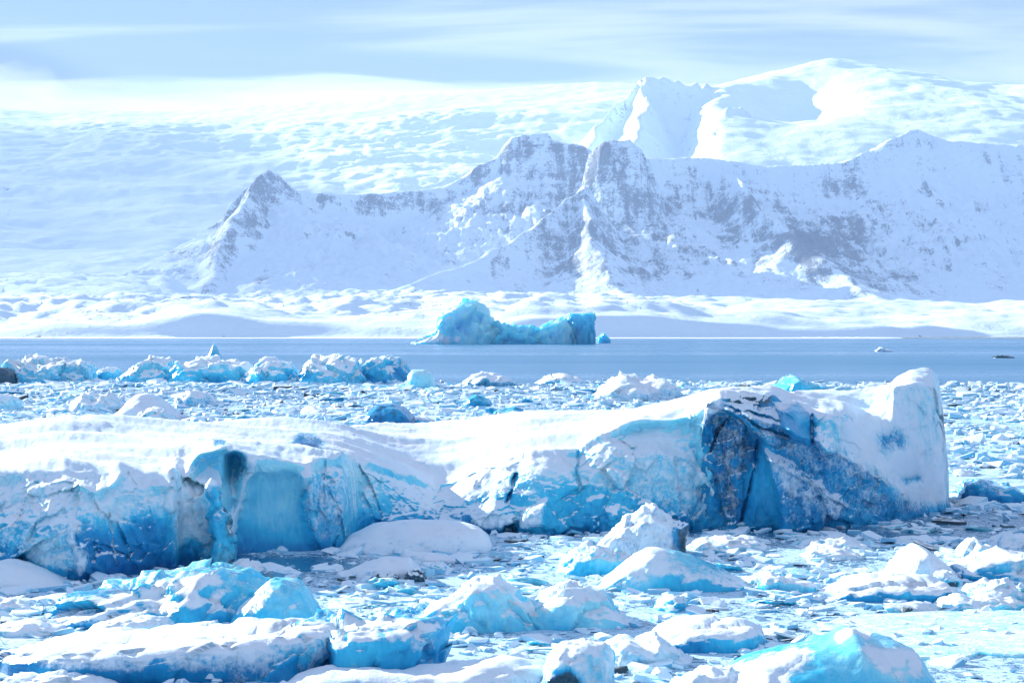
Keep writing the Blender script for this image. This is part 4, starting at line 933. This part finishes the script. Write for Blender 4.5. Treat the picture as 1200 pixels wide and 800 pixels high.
def scatter(name, label, n, y0, y1, smin, smax, plate_share, power, seed, xpad=1.22, cl=1.0, flat=1.0, lump_max=0.45):
    r = np.random.default_rng(seed)
    u = r.uniform(0, 1, n * 3)
    Y = np.sqrt(y0 ** 2 + u * (y1 ** 2 - y0 ** 2))
    X = r.uniform(-0.5, 0.5, n * 3) * 1200 / F * Y * xpad
    keep = r.uniform(0, 1, n * 3) < pack_density(X, Y) ** 1.3 + 0.03 * (Y < 230)
    keep &= r.uniform(0, 1, n * 3) < 0.12 + sstep(-0.30, 0.25, fbm2(X * 0.30 * cl, Y * 0.15 * cl, 3, seed + 40))
    X, Y = X[keep][:n], Y[keep][:n]; n = len(X)
    Sz = smin + (smax - smin) * r.uniform(0, 1, n) ** power
    Sz *= np.interp(Y, [y0, y1], [0.85, 1.25])
    kind = r.uniform(0, 1, n) < plate_share; Sz = np.where(kind, Sz, np.minimum(Sz, lump_max)); pi = r.integers(0, 10, n); ang = r.uniform(0, 2 * np.pi, n)
    asp = r.uniform(0.55, 1.0, n); hz = r.uniform(0.35, 1.1, n) * flat
    tx, ty = r.normal(0, 0.14, n), r.normal(0, 0.14, n)
    VV, FF = [], []; off = 0
    for k in (0, 1):
        for j in range(10):
            V, Fc = (PLATES if k else LUMPS)[j]
            idx = np.where((kind == bool(k)) & (pi == j))[0]
            if not len(idx): continue
            c, s = np.cos(ang[idx])[:, None], np.sin(ang[idx])[:, None]
            vx = V[None, :, 0]; vy = V[None, :, 1] * asp[idx][:, None]; vz = V[None, :, 2] * hz[idx][:, None]
            vz = vz + tx[idx][:, None] * vx + ty[idx][:, None] * vy
            x = (c * vx - s * vy) * Sz[idx][:, None] + X[idx][:, None]
            y = (s * vx + c * vy) * Sz[idx][:, None] + Y[idx][:, None]
            z = vz * Sz[idx][:, None] + 0.02
            VV.append(np.stack([x, y, z], -1).reshape(-1, 3))
            FF.append((Fc[None] + (np.arange(len(idx)) * len(V))[:, None, None] + off).reshape(-1, 3)); off += len(idx) * len(V)
    me = build_mesh(name, np.concatenate(VV), np.concatenate(FF), M_BRASH, smooth=False)
    return tag(link(name, me), label, 'brash ice', kind='stuff')

scatter('brash_ice', 'fine white brash ice and slush floating in the foreground', 19000, 33, 72, 0.035, 0.50, 0.72, 5.0, 5, cl=2.0, flat=0.95, lump_max=0.22, xpad=1.75)
scatter('brash_ice', 'crowded white drift ice between the long berg and the open water', 33000, 66, 292, 0.12, 1.3, 0.5, 4.2, 6, cl=0.8, xpad=1.5)

# medium floes, each its own object
def blob_proto(seed, flat):
    bm = bmesh.new(); bmesh.ops.create_icosphere(bm, subdivisions=4, radius=1.0)
    V = np.array([v.co[:] for v in bm.verts]); Fc = np.array([[v.index for v in f.verts] for f in bm.faces]); bm.free()
    d = 1 + 0.34 * facet3(V, 1.25, seed) + 0.12 * facet3(V, 3.2, seed + 2) + 0.16 * fbm3(V, 1.3, 4, seed + 4)
    V = V * d[:, None]
    V[:, 2] = np.where(V[:, 2] < 0, V[:, 2] * 0.35, V[:, 2] * flat)
    if flat < 0.4: V[:, 2] = np.minimum(V[:, 2], 0.16 + 0.05 * fbm3(V, 1.5, 3, seed + 8))
    r = np.random.default_rng(seed)
    sn = np.full(len(V), r.uniform(-0.5, 0.65)); ti = np.full(len(V), r.uniform(0.45, 0.95)); di = np.full(len(V), 0.0 if r.uniform() > .1 else 0.4)
    return build_mesh('floe', V, Fc, M_ICE, {'snow': sn, 'dirt': di, 'tint': ti})
MID = [blob_proto(900 + i * 7, (0.6, 0.22, 0.45, 0.18)[i % 4]) for i in range(16)]

ZONES = [
    # label, group, n, y0, y1, px0, px1, s0, s1
    ('small snow covered floe among the brash at the very front, left half', 'small floes at the front left', 26, 35, 44, -40, 600, 0.16, 0.5),
    ('small snow covered floe among the brash at the very front, right half', 'small floes at the front right', 26, 35, 44, 600, 1240, 0.16, 0.5),
    ('small pale floe drifting below the left wall of the long berg', 'small floes below the left wall', 18, 43, 52, 0, 640, 0.16, 0.55),
    ('small white floe drifting below the dark end of the long berg', 'small floes below the dark end', 40, 43, 61, 640, 1220, 0.18, 0.6),
    ('white lump of drift ice beyond the right end of the long berg', 'drift ice beyond the right end', 28, 66, 180, 1110, 1240, 0.3, 1.0),
    ('white lump of drift ice in the crowded pack behind the snow plateau, left half', 'drift ice in the left pack', 70, 100, 230, -40, 600, 0.5, 1.6),
    ('white lump of drift ice in the crowded pack behind the snow plateau, right half', 'drift ice in the right pack', 60, 110, 230, 600, 1110, 0.5, 1.6),
]
ANCHORS = [('snow drift at the left edge', 20, 685), ('smooth snow slab', 490, 645), ('tilted white slab', 760, 640), ('glassy teal lump', 700, 670),
    ('smooth cyan berg', 780, 690), ('wavy glassy ice', 170, 725), ('domed glassy chunk', 330, 738), ('long bottom slab', 150, 780), ('carved blue block', 440, 780),
    ('bottom edge boulder', 680, 790), ('large cyan berg', 980, 790), ('jumbled pale heap', 560, 735), ('low frosted dome', 675, 733), ('teal edged slab', 830, 760),
    ('right foreground mound', 1080, 678), ('dark bottomed boulder', 1110, 688), ('teal bottomed thick slab', 1170, 680), ('broad jagged slab', 1045, 702), ('flat pale sheet', 1110, 745),
    ('deep blue right berg', 1160, 588), ('blue hollow wall', 320, 650), ('left frosted wall', 100, 675), ('melted ice pillar', 258, 660), ('dark cracked block', 870, 620), ('snow plastered end slab', 1070, 600),
    ('dirt covered fragments', 465, 680), ('broad lumpy berg', 62, 447), ('crumbled heap', 175, 447), ('berg below the ice cone', 250, 448), ('leaning wedge berg', 320, 449),
    ('blue notched berg', 390, 450), ('swirled round berg', 448, 448), ('pale cyan cube', 494, 455), ('dark glassy dome', 458, 497), ('grey green growler', 561, 476),
    ('peaked snow mound', 175, 490), ('jagged snow lumps', 116, 483), ('heap below the far iceberg', 572, 451), ('ridged blue heap', 656, 450), ('wide broken heap', 745, 468), ('blue topped berg', 935, 463)]
ORD = ['nearest', 'second nearest', 'third nearest', 'fourth nearest', 'fifth nearest', 'sixth nearest', 'seventh nearest', 'eighth nearest', 'ninth nearest', 'tenth nearest', 'eleventh nearest', 'twelfth nearest', 'thirteenth nearest', 'fourteenth nearest', 'fifteenth nearest', 'farthest away']
r = np.random.default_rng(77)
drift = []
for lb, gp, n, y0, y1, p0, p1, s0, s1 in ZONES:
    k = 0; tries = 0
    while k < n and tries < 4000:
        tries += 1
        y = math.sqrt(r.uniform(y0 ** 2, y1 ** 2)); px = r.uniform(p0, p1); x = (px - 600) * y / F
        if r.uniform() > float(pack_density(np.array([x]), np.array([y]))[0]) + 0.05: continue
        s = s0 + (s1 - s0) * r.uniform() ** 1.8
        pi_ = int(r.integers(0, len(MID)))
        o = link('drift_floe', MID[pi_], (x, y, 0.0))
        o.scale = (s * r.uniform(0.9, 1.7), s * r.uniform(0.7, 1.1), s * r.uniform(0.5, 0.95)); o.rotation_euler = (r.normal(0, 0.13), r.normal(0, 0.13), r.uniform(0, 6.28))
        tag(o, lb, 'ice floe', gp); k += 1
        row = YH + H * F / y
        d, nm, dx, dr = min((math.hypot(px - a[1], (row - a[2]) * 2.2), a[0], px - a[1], (row - a[2]) * 2.2) for a in ANCHORS)
        where = ('right of' if dx > 0 else 'left of') if abs(dx) > abs(dr) else ('in front of' if dr > 0 else 'behind')
        drift.append((nm, where, d, o, 'flat' if pi_ % 4 in (1, 3) else 'lumpy'))
byplace = {}
for nm, where, d, o, look in sorted(drift, key=lambda q: q[2]):
    byplace.setdefault((nm, where, look), []).append(o)
for (nm, where, look), os_ in byplace.items():
    for q, o in enumerate(os_):
        o['label'] = '%s white floe %s the %s' % (look, where, nm) + (', ' + ORD[min(q, 15)] if len(os_) > 1 else '')

# ------------------------------------------------------------------ air
def haze():
    bm = bmesh.new(); bmesh.ops.create_cube(bm, size=1.0)
    for v in bm.verts:
        v.co = (v.co.x * 16000, 6500 + v.co.y * 14000, 674 + v.co.z * 1352)
    me = bpy.data.meshes.new('haze'); bm.to_mesh(me); bm.free()
    m = bpy.data.materials.new('cold_haze'); m.use_nodes = True
    nt = m.node_tree; nt.nodes.remove(nt.nodes['Principled BSDF'])
    v = nt.nodes.new('ShaderNodeVolumePrincipled')
    v.inputs['Color'].default_value = (0.44, 0.645, 1.0, 1); v.inputs['Density'].default_value = 4.6e-5; v.inputs['Anisotropy'].default_value = 0.2
    nt.links.new(v.outputs[0], nt.nodes['Material Output'].inputs['Volume'])
    me.materials.append(m)
    tag(link('haze', me), 'thin cold haze over the lagoon and mountains', 'haze', kind='stuff')
haze()

def cloud(c, sx, sy, sz, seed, dens, label):
    """Flat bank of cloud above the ice cap, out of the haze."""
    bm = bmesh.new(); bmesh.ops.create_icosphere(bm, subdivisions=5, radius=1.0)
    V = np.array([v.co[:] for v in bm.verts]); Fc = np.array([[v.index for v in f.verts] for f in bm.faces]); bm.free()
    V = V * (1 + 0.55 * fbm3(V, 1.6, 4, seed))[:, None] * np.array([sx, sy, sz])
    m = bpy.data.materials.new('cloud_vapour'); m.use_nodes = True
    nt = m.node_tree; nt.nodes.remove(nt.nodes['Principled BSDF'])
    v = nt.nodes.new('ShaderNodeVolumePrincipled')
    v.inputs['Color'].default_value = (0.97, 0.98, 1.0, 1); v.inputs['Density'].default_value = dens; v.inputs['Anisotropy'].default_value = 0.5
    nt.links.new(v.outputs[0], nt.nodes['Material Output'].inputs['Volume'])
    tag(link('cloud', build_mesh('cloud', V, Fc, m), c), label, 'cloud', kind='stuff')
cloud((-6026, 11600, 2600), 1000, 2500, 200, 5, 0.0013, 'flat cloud bank out of view at left, shading the glacier')  # unseen bank, set where its shadow crosses the glacier
cloud((-1300, 15600, 1700), 2500, 1400, 260, 9, 0.00016, 'bright mist bank along the ice cap skyline left of the peak')
cloud((-3850, 15600, 1790), 420, 1300, 240, 14, 0.00009, 'bright mist bank on the skyline at the left edge')
